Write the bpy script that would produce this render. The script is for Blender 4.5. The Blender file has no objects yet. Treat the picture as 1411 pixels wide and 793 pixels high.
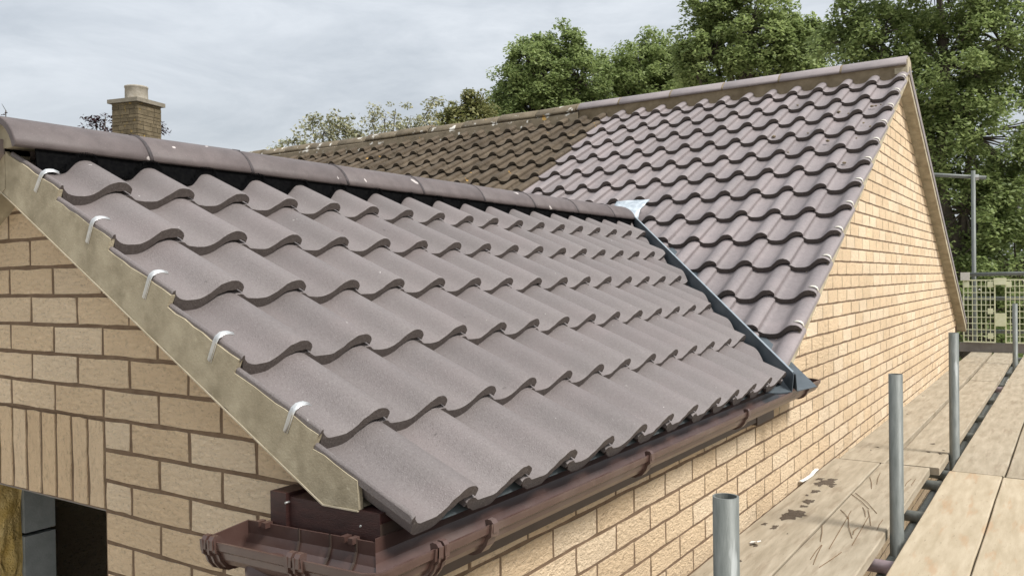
import bpy, bmesh, math, random
import numpy as np
from mathutils import Vector, Matrix

R = math.radians
scene = bpy.context.scene
col = scene.collection
random.seed(7)
rng = np.random.default_rng(11)

# ------------------------------------------------------------------ camera
CAM = Vector((0.9519, -1.2932, 0.3956))
F = 1146.5 / 1411.0                       # focal length in picture widths
YAW, PITCH, ROLL = -0.5871, -0.0107, -0.0136
fwd = Vector((math.sin(YAW) * math.cos(PITCH), math.cos(YAW) * math.cos(PITCH), math.sin(PITCH)))
r0 = Vector((math.cos(YAW), -math.sin(YAW), 0)); u0 = r0.cross(fwd)
right = r0 * math.cos(ROLL) + u0 * math.sin(ROLL)
up = -r0 * math.sin(ROLL) + u0 * math.cos(ROLL)
cd = bpy.data.cameras.new('camera'); cam = bpy.data.objects.new('camera', cd); col.objects.link(cam)
cd.sensor_width = 36; cd.lens = 36 * F; cd.clip_start = 0.02; cd.clip_end = 2000
cam.matrix_world = Matrix(((right.x, up.x, -fwd.x, CAM.x), (right.y, up.y, -fwd.y, CAM.y), (right.z, up.z, -fwd.z, CAM.z), (0, 0, 0, 1)))
scene.camera = cam

def ray(u, v):
    return fwd * 1146.5 + right * (u - 705.5) - up * (v - 396.5)
def at(u, v, axis, val):                   # photo pixel -> point on the plane axis = val
    k = ray(u, v); return CAM + k * ((val - CAM[axis]) / k[axis])
def far(u, v, d):
    k = ray(u, v); return CAM + k * (d / 1146.5)

# ------------------------------------------------------------------ world and sun (overcast)
SUN_EL, SUN_AZ = R(50), R(92)             # azimuth clockwise from +Y
w = bpy.data.worlds.new('World'); scene.world = w; w.use_nodes = True
nt = w.node_tree; nt.nodes.clear()
def N(t, **k):
    n = nt.nodes.new(t)
    for a, b in k.items():
        if a == 'ins':
            for i, v in b.items(): n.inputs[i].default_value = v
        else: setattr(n, a, b)
    return n
L = lambda a, b: nt.links.new(a, b)
out = N('ShaderNodeOutputWorld'); bg = N('ShaderNodeBackground'); bg.inputs[1].default_value = 0.1
sky = N('ShaderNodeTexSky'); sky.sky_type = 'NISHITA'; sky.sun_disc = False
sky.sun_elevation = SUN_EL; sky.sun_rotation = SUN_AZ; sky.dust_density = 3
tc = N('ShaderNodeTexCoord'); mp = N('ShaderNodeMapping'); mp.inputs['Scale'].default_value = (1.5, 1.5, 5.5)
L(tc.outputs['Generated'], mp.inputs['Vector'])
no = N('ShaderNodeTexNoise', ins={'Scale': 2.6, 'Detail': 9, 'Roughness': .62, 'Distortion': .4}); L(mp.outputs[0], no.inputs['Vector'])
rp = N('ShaderNodeValToRGB'); L(no.outputs['Fac'], rp.inputs[0])
rp.color_ramp.elements[0].position = .30; rp.color_ramp.elements[0].color = (2.6, 2.78, 2.97, 1)
rp.color_ramp.elements[1].position = .72; rp.color_ramp.elements[1].color = (3.95, 4.1, 4.25, 1)
# overcast sky luminance grows evenly towards the zenith: (1 + 2 sin h) / 3
sx = N('ShaderNodeSeparateXYZ'); L(tc.outputs['Generated'], sx.inputs[0])
m0 = N('ShaderNodeMath', operation='MAXIMUM'); L(sx.outputs['Z'], m0.inputs[0]); m0.inputs[1].default_value = 0
m1 = N('ShaderNodeMath', operation='MULTIPLY_ADD'); L(m0.outputs[0], m1.inputs[0]); m1.inputs[1].default_value = 1.45; m1.inputs[2].default_value = .72
vm = N('ShaderNodeVectorMath', operation='SCALE'); L(rp.outputs[0], vm.inputs[0]); L(m1.outputs[0], vm.inputs['Scale'])
mx = N('ShaderNodeMix', data_type='RGBA'); mx.inputs[0].default_value = .88
L(sky.outputs[0], mx.inputs[6]); L(vm.outputs[0], mx.inputs[7]); L(mx.outputs[2], bg.inputs[0]); L(bg.outputs[0], out.inputs[0])
sd = bpy.data.lights.new('sun', 'SUN'); so = bpy.data.objects.new('sun', sd); col.objects.link(so)
sd.energy = 2.6; sd.angle = R(16); sd.color = (1, .975, .94)
sdir = Vector((math.sin(SUN_AZ) * math.cos(SUN_EL), math.cos(SUN_AZ) * math.cos(SUN_EL), math.sin(SUN_EL)))
so.rotation_euler = (-sdir).to_track_quat('-Z', 'Y').to_euler(); so.location = (6, -8, 14)
vs = scene.view_settings; vs.view_transform = 'Standard'; vs.look = 'None'; vs.exposure = 1.02; vs.gamma = 1; vs.use_curve_mapping = False
scene.cycles.use_denoising = True

# ------------------------------------------------------------------ materials
def material(name, base, rough=.8, tint=None, scale=20, detail=5, bump=0, bscale=200, spec=.3, island=0, metal=0, layers=(), bdist=.002, stretch=None, pos=True):
    """Noise-mixed base colour in world space; layers = (scale, lo, hi, colour, amount) spots; island = per-piece value spread."""
    m = bpy.data.materials.new(name); m.use_nodes = True; t = m.node_tree; nd = t.nodes; bs = nd['Principled BSDF']
    lk = t.links.new
    bs.inputs['Roughness'].default_value = rough; bs.inputs['Metallic'].default_value = metal
    bs.inputs['Specular IOR Level'].default_value = spec
    g = nd.new('ShaderNodeNewGeometry'); vec = g.outputs['Position']
    if not pos: vec = nd.new('ShaderNodeTexCoord').outputs['Object']
    if stretch:
        mpp = nd.new('ShaderNodeMapping'); mpp.inputs['Scale'].default_value = stretch; lk(vec, mpp.inputs[0]); vec = mpp.outputs[0]
    def noise(s, d=5, r=.6):
        n = nd.new('ShaderNodeTexNoise'); n.inputs['Scale'].default_value = s; n.inputs['Detail'].default_value = d; n.inputs['Roughness'].default_value = r
        lk(vec, n.inputs['Vector']); return n.outputs['Fac']
    c = nd.new('ShaderNodeMix'); c.data_type = 'RGBA'
    c.inputs[6].default_value = (*base, 1); c.inputs[7].default_value = (*(tint or base), 1)
    mr = nd.new('ShaderNodeMapRange'); mr.inputs['From Min'].default_value = .32; mr.inputs['From Max'].default_value = .68
    lk(noise(scale, detail), mr.inputs[0]); lk(mr.outputs[0], c.inputs[0]); cur = c.outputs[2]
    if island:
        oi = nd.new('ShaderNodeObjectInfo'); ad = nd.new('ShaderNodeMath'); ad.operation = 'ADD'
        lk(oi.outputs['Random'], ad.inputs[0]); lk(g.outputs['Random Per Island'], ad.inputs[1])
        fr = nd.new('ShaderNodeMath'); fr.operation = 'FRACT'; lk(ad.outputs[0], fr.inputs[0])
        mm = nd.new('ShaderNodeMapRange'); mm.inputs['To Min'].default_value = 1 - island; mm.inputs['To Max'].default_value = 1 + island; lk(fr.outputs[0], mm.inputs[0])
        sc = nd.new('ShaderNodeVectorMath'); sc.operation = 'SCALE'; lk(cur, sc.inputs[0]); lk(mm.outputs[0], sc.inputs['Scale']); cur = sc.outputs[0]
    for s, lo, hi, cc, am in layers:
        mr = nd.new('ShaderNodeMapRange'); mr.inputs['From Min'].default_value = lo; mr.inputs['From Max'].default_value = hi; mr.inputs['To Max'].default_value = am
        lk(noise(s, 3), mr.inputs[0]); x = nd.new('ShaderNodeMix'); x.data_type = 'RGBA'; lk(mr.outputs[0], x.inputs[0]); lk(cur, x.inputs[6]); x.inputs[7].default_value = (*cc, 1); cur = x.outputs[2]
    lk(cur, bs.inputs['Base Color'])
    if bump:
        b = nd.new('ShaderNodeBump'); b.inputs['Strength'].default_value = bump; b.inputs['Distance'].default_value = bdist
        lk(noise(bscale, 4), b.inputs['Height']); lk(b.outputs[0], bs.inputs['Normal'])
    return m

M = {}
M['tile'] = material('new_tile', (.122, .105, .1), .52, (.15, .131, .125), 140, 6, .8, 300, .35, .08, bdist=.002,
    layers=((4, .45, .75, (.165, .135, .13), .5), (260, .58, .66, (.085, .068, .063), .55), (310, .62, .70, (.36, .33, .32), .32), (48, .72, .76, (.05, .042, .038), .6), (34, .745, .77, (.6, .57, .54), .7)))
M['tile_main'] = material('main_tile', (.165, .142, .14), .55, (.205, .178, .175), 60, 7, .7, 300, .35, .09, bdist=.002,
    layers=((200, .64, .70, (.13, .1, .095), .6), (38, .74, .78, (.12, .1, .08), .7), (4, .5, .75, (.27, .225, .22), .5)))
M['old_tile'] = material('weathered_tile', (.062, .047, .032), .9, (.102, .079, .055), 7, 7, .8, 160, .2, .18, bdist=.003,
    layers=((16, .55, .68, (.035, .028, .018), .7), (9, .74, .755, (.4, .38, .33), .8), (60, .62, .7, (.2, .17, .12), .5), (9, .70, .73, (.42, .24, .05), .7)))
M['tile_edge'] = material('shaded_tile_edge', (.075, .061, .055), .9, (.105, .088, .08), 120, 6, .8, 260, .2, layers=((230, .64, .7, (.3, .27, .25), .5),))  # tile noses: their shade is put into a darker colour
M['old_edge'] = material('weathered_shaded_edge', (.04, .031, .021), .95, (.065, .053, .038), 60)  # same painted-in nose shade for the weathered tiles
M['ridge'] = material('ridge_tile', (.075, .06, .057), .6, (.105, .085, .081), 18, 7, .5, 380, .35, .06, bdist=.0012,
    layers=((260, .58, .66, (.07, .052, .048), .5), (300, .64, .7, (.3, .25, .24), .4), (15, .70, .73, (.55, .5, .47), .7)))
M['ridge_new'] = material('main_ridge_tile', (.2, .172, .17), .7, (.25, .217, .212), 8, 5, .4, 300, .35, .06)
M['old_ridge'] = material('weathered_ridge', (.11, .088, .058), .9, (.165, .135, .095), 9, 6, .8, 150, .2, .1, bdist=.004,
    layers=((10, .60, .66, (.62, .6, .55), .85), (8, .66, .7, (.42, .25, .06), .8), (22, .6, .7, (.06, .05, .035), .7)))
M['mortar_verge'] = material('verge_mortar', (.25, .212, .145), .9, (.385, .335, .24), 13, 7, .6, 190, .2, bdist=.003,
    layers=((14, .5, .68, (.17, .142, .092), .5), (60, .66, .75, (.5, .44, .32), .5)))
M['mortar_pale'] = material('undercloak_edge', (.36, .31, .22), .9, (.46, .4, .3), 30)
M['mortar_bed'] = material('ridge_bedding', (.13, .1, .062), .9, (.22, .175, .115), 9, 7, .7, 120, .2, bdist=.006)
M['mortar'] = material('brick_mortar', (.115, .077, .05), .95, (.165, .115, .076), 30, 5, .6, 300, .1)
M['timber_brown'] = material('stained_timber', (.022, .008, .007), .55, (.045, .016, .013), 18, 6, .4, 90, .4, stretch=(1, 1, 5))
M['brown_pvc'] = material('brown_plastic', (.058, .031, .025), .32, (.074, .042, .034), 20, 4, 0, spec=.5, layers=((420, .66, .72, (.03, .02, .018), .7), (25, .6, .75, (.15, .1, .085), .35), (6, .5, .72, (.13, .1, .085), .4)))
M['fascia'] = material('fascia_brown', (.05, .034, .026), .5, (.065, .045, .035), 15, 4, 0)
M['black'] = material('black_dry_ridge', (.003, .003, .0035), 1, (.006, .006, .006), 80, 4, .4, 300, 0)
M['union'] = material('ridge_union', (.03, .026, .026), .7, (.06, .05, .05), 60)
M['felt'] = material('eaves_felt', (.07, .085, .088), .6, (.1, .115, .118), 25)
M['valley'] = material('valley_trough', (.055, .068, .078), .55, (.085, .1, .11), 14, 5, .1, 200, .4)
M['valley_lip'] = material('valley_edge', (.2, .235, .26), .5, (.3, .34, .365), 20, 4, 0, spec=.5)
M['lead'] = material('lead_saddle', (.22, .26, .29), .45, (.5, .54, .57), 26, 6, .5, 70, .5, metal=.2)
M['steel'] = material('galvanised_clip', (.62, .63, .63), .38, (.75, .75, .74), 60, 4, 0, metal=.75)
M['white'] = material('white_plastic', (.8, .79, .76), .5, (.7, .69, .65), 60)
M['clip_white'] = material('pale_clip', (.5, .47, .4), .6, (.62, .59, .52), 60)
M['sticker_blue'] = material('sticker_print', (.25, .38, .55), .5, (.35, .45, .6), 200)
M['tube'] = material('galvanised_tube', (.092, .1, .09), .55, (.15, .158, .145), 24, 6, .25, 120, .4, metal=.15, stretch=(3, 3, .5), layers=((9, .66, .72, (.3, .31, .3), .5),))
M['coupler'] = material('coupler', (.3, .3, .29), .5, (.42, .42, .4), 40, metal=.5)
M['rusty'] = material('painted_tube', (.2, .14, .15), .6, (.28, .24, .25), 18)
def board_mat(name, a, b, warm):
    return material(name, a, .85, b, 6, 8, .5, 90, .15, .05, stretch=(5, .7, 5), bdist=.0015,
        layers=((5, .56, .66, warm, .55), (26, .66, .72, (.17, .13, .085), .55), (70, .69, .74, (.12, .09, .06), .6)))
M['board'] = board_mat('scaffold_board', (.24, .2, .142), (.345, .295, .222), (.2, .155, .105))
M['board_warm'] = board_mat('scaffold_board_warm', (.3, .245, .165), (.4, .335, .242), (.33, .215, .125))
M['dirt'] = material('mortar_dirt', (.10, .075, .055), .95, (.06, .045, .03), 90, 4, .6, 300)
M['twig'] = material('dry_stalk', (.12, .07, .035), .9, (.2, .13, .07), 60)
M['guard'] = material('guard_mesh', (.58, .58, .36), .5, (.66, .66, .46), 20)
M['toe'] = material('toe_board', (.17, .15, .135), .8, (.22, .2, .18), 12)
M['block'] = material('grey_block', (.20, .215, .21), .95, (.26, .275, .27), 25, 5, .5, 150)
M['wool'] = material('mineral_wool', (.55, .38, .12), 1, (.68, .52, .24), 20, 6, .9, 90, .05, bdist=.01)
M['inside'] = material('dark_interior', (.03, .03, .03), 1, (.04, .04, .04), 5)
M['bounce_ground'] = material('pale_bounce_ground', (.42, .385, .33), 1, (.5, .465, .41), 1.2, 8, .6, 30, .1, bdist=.02)  # unseen ground, made pale to bounce light up onto the walls
M['bark'] = material('bark', (.07, .06, .045), .95, (.12, .1, .08), 12, 6, .7, 40, bdist=.01)
M['stone'] = material('chimney_stone', (.1, .08, .05), .95, (.155, .125, .08), 9, 6, .7, 60, .1, .22, bdist=.01, layers=((7, .62, .68, (.34, .23, .06), .6), (10, .62, .7, (.1, .085, .06), .6)))
M['stone_joint'] = material('chimney_joint', (.13, .11, .075), .95, (.18, .15, .11), 12)
M['cap'] = material('chimney_cap', (.15, .132, .1), .95, (.21, .188, .15), 10, 5, .5, 60)
M['pot'] = material('chimney_pot', (.22, .195, .15), .9, (.34, .31, .26), 14, 5, .5, 50, layers=((12, .56, .66, (.24, .2, .15), .7),))
M['render'] = material('pale_render', (.5, .46, .38), .9, (.56, .52, .44), 5)
M['slab_tile'] = material('hidden_roof', (.17, .135, .12), .9, (.22, .18, .165), 8)

def brick_mat(name, a, b, vert=False):
    m = bpy.data.materials.new(name); m.use_nodes = True; t = m.node_tree; nd = t.nodes; bs = nd['Principled BSDF']; lk = t.links.new
    bs.inputs['Roughness'].default_value = .92; bs.inputs['Specular IOR Level'].default_value = .15
    g = nd.new('ShaderNodeNewGeometry'); mpp = nd.new('ShaderNodeMapping'); lk(g.outputs['Position'], mpp.inputs[0])
    mpp.inputs['Scale'].default_value = (1.2, 1.2, .7) if vert else (.75, .75, 1.5)
    def noise(s, d, dist=0, r=.6):
        n = nd.new('ShaderNodeTexNoise'); n.inputs['Scale'].default_value = s; n.inputs['Detail'].default_value = d; n.inputs['Distortion'].default_value = dist; n.inputs['Roughness'].default_value = r
        lk(mpp.outputs[0], n.inputs['Vector']); return n.outputs['Fac']
    oi = nd.new('ShaderNodeObjectInfo'); ad = nd.new('ShaderNodeMath'); ad.operation = 'ADD'; lk(oi.outputs['Random'], ad.inputs[0]); lk(g.outputs['Random Per Island'], ad.inputs[1])
    fr = nd.new('ShaderNodeMath'); fr.operation = 'FRACT'; lk(ad.outputs[0], fr.inputs[0])
    rr = nd.new('ShaderNodeValToRGB'); lk(fr.outputs[0], rr.inputs[0])
    e = rr.color_ramp.elements; e[0].color = (*a, 1); e[1].color = (*b, 1)
    mid = e.new(.5); mid.color = tuple((x + y) / 2 * f for x, y, f in zip(a, b, (.97, .95, .92))) + (1,)
    ridged = noise(70, 7, .35, .7)                 # torn, crumbly face
    mr = nd.new('ShaderNodeMapRange'); mr.inputs['From Min'].default_value = .30; mr.inputs['From Max'].default_value = .66; lk(ridged, mr.inputs[0])
    # face colour is darker in the low parts of its noise
    mr2 = nd.new('ShaderNodeMapRange'); mr2.inputs['From Min'].default_value = 0; mr2.inputs['From Max'].default_value = .45; mr2.inputs['To Min'].default_value = .66; mr2.inputs['To Max'].default_value = 1; lk(mr.outputs[0], mr2.inputs[0])
    sp = nd.new('ShaderNodeMapRange'); sp.inputs['From Min'].default_value = .64; sp.inputs['From Max'].default_value = .72; sp.inputs['To Min'].default_value = 1; sp.inputs['To Max'].default_value = .62; lk(noise(160, 3), sp.inputs[0])
    mu = nd.new('ShaderNodeMath'); mu.operation = 'MULTIPLY'; lk(mr2.outputs[0], mu.inputs[0]); lk(sp.outputs[0], mu.inputs[1])
    big = nd.new('ShaderNodeMapRange'); big.inputs['From Min'].default_value = .3; big.inputs['From Max'].default_value = .7; big.inputs['To Min'].default_value = .9; big.inputs['To Max'].default_value = 1.07; lk(noise(2.2, 4), big.inputs[0])
    mu2 = nd.new('ShaderNodeMath'); mu2.operation = 'MULTIPLY'; lk(mu.outputs[0], mu2.inputs[0]); lk(big.outputs[0], mu2.inputs[1])
    sc = nd.new('ShaderNodeVectorMath'); sc.operation = 'SCALE'; lk(rr.outputs[0], sc.inputs[0]); lk(mu2.outputs[0], sc.inputs['Scale']); lk(sc.outputs[0], bs.inputs['Base Color'])
    hb = nd.new('ShaderNodeMath'); hb.operation = 'MULTIPLY_ADD'; lk(mr.outputs[0], hb.inputs[0]); hb.inputs[1].default_value = .9; lk(noise(24, 3, .5), hb.inputs[2])
    b_ = nd.new('ShaderNodeBump'); b_.inputs['Strength'].default_value = 1; b_.inputs['Distance'].default_value = .010; lk(hb.outputs[0], b_.inputs['Height']); lk(b_.outputs[0], bs.inputs['Normal'])
    return m
M['brick'] = brick_mat('buff_brick', (.765, .58, .38), (.845, .68, .485))
M['soldier'] = brick_mat('buff_brick_on_end', (.68, .505, .32), (.78, .605, .41), True)

def leaf_mat(name, a, b, tr=.35):
    m = bpy.data.materials.new(name); m.use_nodes = True; t = m.node_tree; nd = t.nodes; bs = nd['Principled BSDF']; lk = t.links.new
    g = nd.new('ShaderNodeNewGeometry'); rr = nd.new('ShaderNodeValToRGB'); lk(g.outputs['Random Per Island'], rr.inputs[0])
    rr.color_ramp.elements[0].color = (*a, 1); rr.color_ramp.elements[1].color = (*b, 1)
    lk(rr.outputs[0], bs.inputs['Base Color']); bs.inputs['Roughness'].default_value = .55; bs.inputs['Specular IOR Level'].default_value = .3
    tl = nd.new('ShaderNodeBsdfTranslucent'); lk(rr.outputs[0], tl.inputs[0]); mxs = nd.new('ShaderNodeMixShader'); mxs.inputs[0].default_value = tr
    lk(bs.outputs[0], mxs.inputs[1]); lk(tl.outputs[0], mxs.inputs[2]); lk(mxs.outputs[0], nd['Material Output'].inputs[0])
    return m
M['leaf_dark'] = leaf_mat('leaf_dark', (.125, .172, .055), (.3, .36, .14), .5)
M['leaf_mid'] = leaf_mat('leaf_mid', (.15, .2, .065), (.33, .39, .155), .5)
M['leaf_olive'] = leaf_mat('leaf_olive', (.10, .115, .035), (.24, .23, .09))
M['leaf_pale'] = leaf_mat('leaf_pale', (.15, .165, .08), (.42, .40, .25))
M['leaf_purple'] = leaf_mat('leaf_purple', (.018, .008, .010), (.05, .02, .024))

# ------------------------------------------------------------------ object helpers
def link(name, me, mat, parent=None, smooth=None):
    o = bpy.data.objects.new(name, me); col.objects.link(o)
    if mat is not None:
        me.materials.clear() if not me.users > 1 else None
        if not me.materials: me.materials.append(M[mat] if isinstance(mat, str) else mat)
    if parent is not None:
        o.parent = parent
        if parent.type == 'EMPTY': o.matrix_parent_inverse = Matrix.Translation(-parent.location)
    return o
def mesh(name, V, Fc, smooth=False):
    me = bpy.data.meshes.new(name); me.from_pydata([tuple(v) for v in V], [], Fc); me.update()
    if smooth: me.polygons.foreach_set('use_smooth', [True] * len(me.polygons))
    return me
def mk(name, V, Fc, mat, parent=None, smooth=False): return link(name, mesh(name, V, Fc, smooth), mat, parent)
def box_vf(x0, x1, y0, y1, z0, z1, off=0):
    V = [(x, y, z) for z in (z0, z1) for y in (y0, y1) for x in (x0, x1)]
    Q = [(0, 2, 3, 1), (4, 5, 7, 6), (0, 1, 5, 4), (2, 6, 7, 3), (0, 4, 6, 2), (1, 3, 7, 5)]
    return V, [tuple(i + off for i in q) for q in Q]
def boxes(name, L_, mat, parent=None):
    V, Fc = [], []
    for b in L_:
        v, f = box_vf(*b, off=len(V)); V += v; Fc += f
    return mk(name, V, Fc, mat, parent)
def prism(name, poly, axis, a0, a1, mat, parent=None):
    """poly = list of 2D points in the other two axes (cyclic order of x,y,z without axis)."""
    n = len(poly); V = []
    for a in (a0, a1):
        for p, q in poly:
            V.append((a, p, q) if axis == 0 else (p, a, q) if axis == 1 else (p, q, a))
    Fc = [tuple(range(n)), tuple(range(2 * n - 1, n - 1, -1))] + [(i, i + n, (i + 1) % n + n, (i + 1) % n) for i in range(n)]
    me = mesh(name, V, Fc); bm = bmesh.new(); bm.from_mesh(me); bmesh.ops.recalc_face_normals(bm, faces=bm.faces); bm.to_mesh(me); bm.free()
    return link(name, me, mat, parent)
def tube_vf(p, q, r, n=14, r2=None, off=0, hollow=0):
    p, q = Vector(p), Vector(q); d = (q - p).normalized(); a = d.orthogonal().normalized(); b = d.cross(a); r2 = r if r2 is None else r2
    V = [c + (a * math.cos(t) + b * math.sin(t)) * rr for c, rr in ((p, r), (q, r2)) for t in [2 * math.pi * i / n for i in range(n)]]
    Fc = [(i, (i + 1) % n, (i + 1) % n + n, i + n) for i in range(n)]
    if hollow:
        V += [q + (a * math.cos(t) + b * math.sin(t)) * (rr) + d * dz for rr, dz in ((r2 - hollow, 0), (r2 - hollow, -.12)) for t in [2 * math.pi * i / n for i in range(n)]]
        Fc += [(i + n, (i + 1) % n + n, (i + 1) % n + 2 * n, i + 2 * n) for i in range(n)] + [(i + 2 * n, (i + 1) % n + 2 * n, (i + 1) % n + 3 * n, i + 3 * n) for i in range(n)]
        Fc += [tuple(range(3 * n, 4 * n)), tuple(range(n - 1, -1, -1))]
    else: Fc += [tuple(range(n - 1, -1, -1)), tuple(range(n, 2 * n))]
    return V, [tuple(i + off for i in f) for f in Fc]
def tube(name, p, q, r, mat, parent=None, n=18, hollow=0):
    V, Fc = tube_vf(p, q, r, n, hollow=hollow); o = mk(name, V, Fc, mat, parent)
    for pl in o.data.polygons[:n]: pl.use_smooth = True
    return o
def thing(name, loc, label, cat, group=None):
    o = bpy.data.objects.new(name, None); col.objects.link(o); o.location = loc; o.empty_display_size = .1
    return tag(o, label, cat, group)
def tag(o, label, cat, group=None):
    o['label'] = label; o['category'] = cat
    if group: o['group'] = group
    return o
def bisect(me_src, mw, cuts, name):
    """World-space copy of a mesh with half-spaces removed; cuts = (point, normal) removing the side the normal points to."""
    bm = bmesh.new(); bm.from_mesh(me_src); bm.transform(mw)
    for co, nrm in cuts:
        res = bmesh.ops.bisect_plane(bm, geom=bm.verts[:] + bm.edges[:] + bm.faces[:], plane_co=co, plane_no=nrm, clear_outer=True)
        eds = [e for e in res['geom_cut'] if isinstance(e, bmesh.types.BMEdge)]
        if eds:
            try: bmesh.ops.contextual_create(bm, geom=eds)
            except Exception: pass
    if len(bm.verts) < 4: bm.free(); return None
    me = bpy.data.meshes.new(name); bm.to_mesh(me); bm.free(); return me

# ------------------------------------------------------------------ dimensions (metres; z = 0 at the extension eave, taken from bricks 225 x 75)
GZ = -2.55                                  # ground
XS, YF = -0.122, -0.112                     # side wall plane, extension front wall plane
W, G, AL = 0.1962, 0.2671, 0.5265            # extension tile width, gauge, pitch
WM, GM, BE = 0.195, 0.310, 0.5175          # house tiles
XV, YV, ZV = -0.0569, 5.4656, 1.8611          # topmost verge nose on the house roof
TH, H = 0.030, 0.049
BL_, BH_ = 0.2342, 0.0781                     # brick module                        # tile thickness, roll height
YR, ZR = 5.72, 2.06                         # house ridge
XRD, ZRD = -1.44, 0.852                     # extension ridge
YREAR = 9.94

ground = mk('ground', [(-400, -400, GZ), (400, -400, GZ), (400, 400, GZ), (-400, 400, GZ)], [(0, 1, 2, 3)], 'bounce_ground')
ground['kind'] = 'structure'

EXT = thing('house_extension', (-1.44, 1.0, GZ), 'low brick extension with wavy brown roof tiles, brown gutter and dark window opening', 'extension')
HOUSE = thing('brick_house', (-4.5, 6.0, GZ), 'large gabled brick house, roof tiles half new grey, half weathered mossy brown', 'house')

# ------------------------------------------------------------------ bricks
def brick_mesh(name, ln, ht, dp, seed, nx, nz):
    """Front face at -Y with an uneven split face and ragged arrises; length +X, centred on z."""
    r = random.Random(seed); V, Fc = [], []
    fx = [-ln / 2 + ln * i / nx for i in range(nx + 1)]; fz = [-ht / 2 + ht * j / nz for j in range(nz + 1)]
    idx = {}
    for j, z in enumerate(fz):
        for i, x in enumerate(fx):
            edge = i in (0, nx) or j in (0, nz)
            y = .0012 + r.uniform(-.001, .001) if edge else r.uniform(-.0016, .0012)
            jx = r.uniform(-.0016, .0016) if edge else r.uniform(-.004, .004)
            jz = r.uniform(-.0016, .0016) if edge else r.uniform(-.003, .003)
            idx[i, j] = len(V); V.append((x + jx, y, z + jz))
    for j in range(nz):
        for i in range(nx): Fc.append((idx[i, j], idx[i + 1, j], idx[i + 1, j + 1], idx[i, j + 1]))
    per = [(i, 0) for i in range(nx)] + [(nx, j) for j in range(nz)] + [(i, nz) for i in range(nx, 0, -1)] + [(0, j) for j in range(nz, 0, -1)]
    b0 = len(V); k = len(per)
    for p in per: V.append(V[idx[p]])
    for p in per: x, _, z = V[idx[p]]; V.append((x, dp, z))
    for a in range(k): Fc.append((b0 + (a + 1) % k, b0 + a, b0 + k + a, b0 + k + (a + 1) % k))
    me = mesh(name, V, Fc)
    for pl in me.polygons[:nx * nz]: pl.use_smooth = True
    return me
FULL = [brick_mesh('brick', .2235, .0675, .03, i, 5, 2) for i in range(8)]
HALF = [brick_mesh('brick', .1063, .0675, .03, 50 + i, 3, 2) for i in range(4)]
SOLD = [brick_mesh('brick', .0640, .2235, .03, 80 + i, 2, 5) for i in range(5)]
FULL_S = [m.copy() for m in FULL]
for m in FULL + HALF: m.materials.append(M['brick'])
for m in FULL_S: m.materials.append(M['brick'])
for m in SOLD: m.materials.append(M['soldier'])

def join_stuff(name, items, mat, parent):
    """items = (mesh, matrix) merged into one object."""
    V, Fc, n, sm = [], [], 0, []
    for me, mw in items:
        V += [mw @ v.co for v in me.vertices]; Fc += [tuple(i + n for i in p.vertices) for p in me.polygons]; n = len(V); sm += [p.use_smooth for p in me.polygons]
    o = mk(name, V, Fc, mat, parent); o.data.polygons.foreach_set('use_smooth', sm); o['kind'] = 'stuff'; return o

XO, ZS = -1.0875, 0.0547                    # right end of the soldier course, its top joint
# outer leaf (mortar) of the extension front, round the opening; gable top cut to the verge
ty = math.tan(AL)
def roof_x(x): return (-x if x > XRD else x - 2 * XRD) * ty      # roll-tip plane of both extension slopes
XW0 = 2 * XRD - XS                          # far side wall
XJ, ZSILL = -1.91, -1.25
YM0, YM1 = YF + .0028, YF + .10
def wall_poly(x0, x1, z0):
    xs_l = [x0] + ([XRD] if x0 < XRD < x1 else []) + [x1]
    return [(x1, z0), (x0, z0)] + [(x, roof_x(x) - .11) for x in xs_l]
fw = prism('front_wall', wall_poly(XO, XS - .0028, GZ), 1, YM0, YM1, 'mortar', EXT)
prism('lintel_wall', wall_poly(XJ, XO, ZS - .002), 1, YM0, YM1, 'mortar', EXT)
prism('front_wall', wall_poly(XW0, XJ, GZ), 1, YM0, YM1, 'mortar', EXT)
boxes('sill_wall', [(XJ, XO, YM0, YM1, GZ, ZSILL)], 'mortar', EXT)
items = []
def verge_cut():                            # half-space above the verge line, right slope
    n_ = Vector((math.sin(AL), 0, math.cos(AL))); return (n_ * -.085, n_)
n_s = 0
while XO - .006 - .0331 - BH_ * n_s > XJ - .1: n_s += 1
XSL = XO - .006 - BH_ * (n_s - 1) - .0662 - .006
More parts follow.
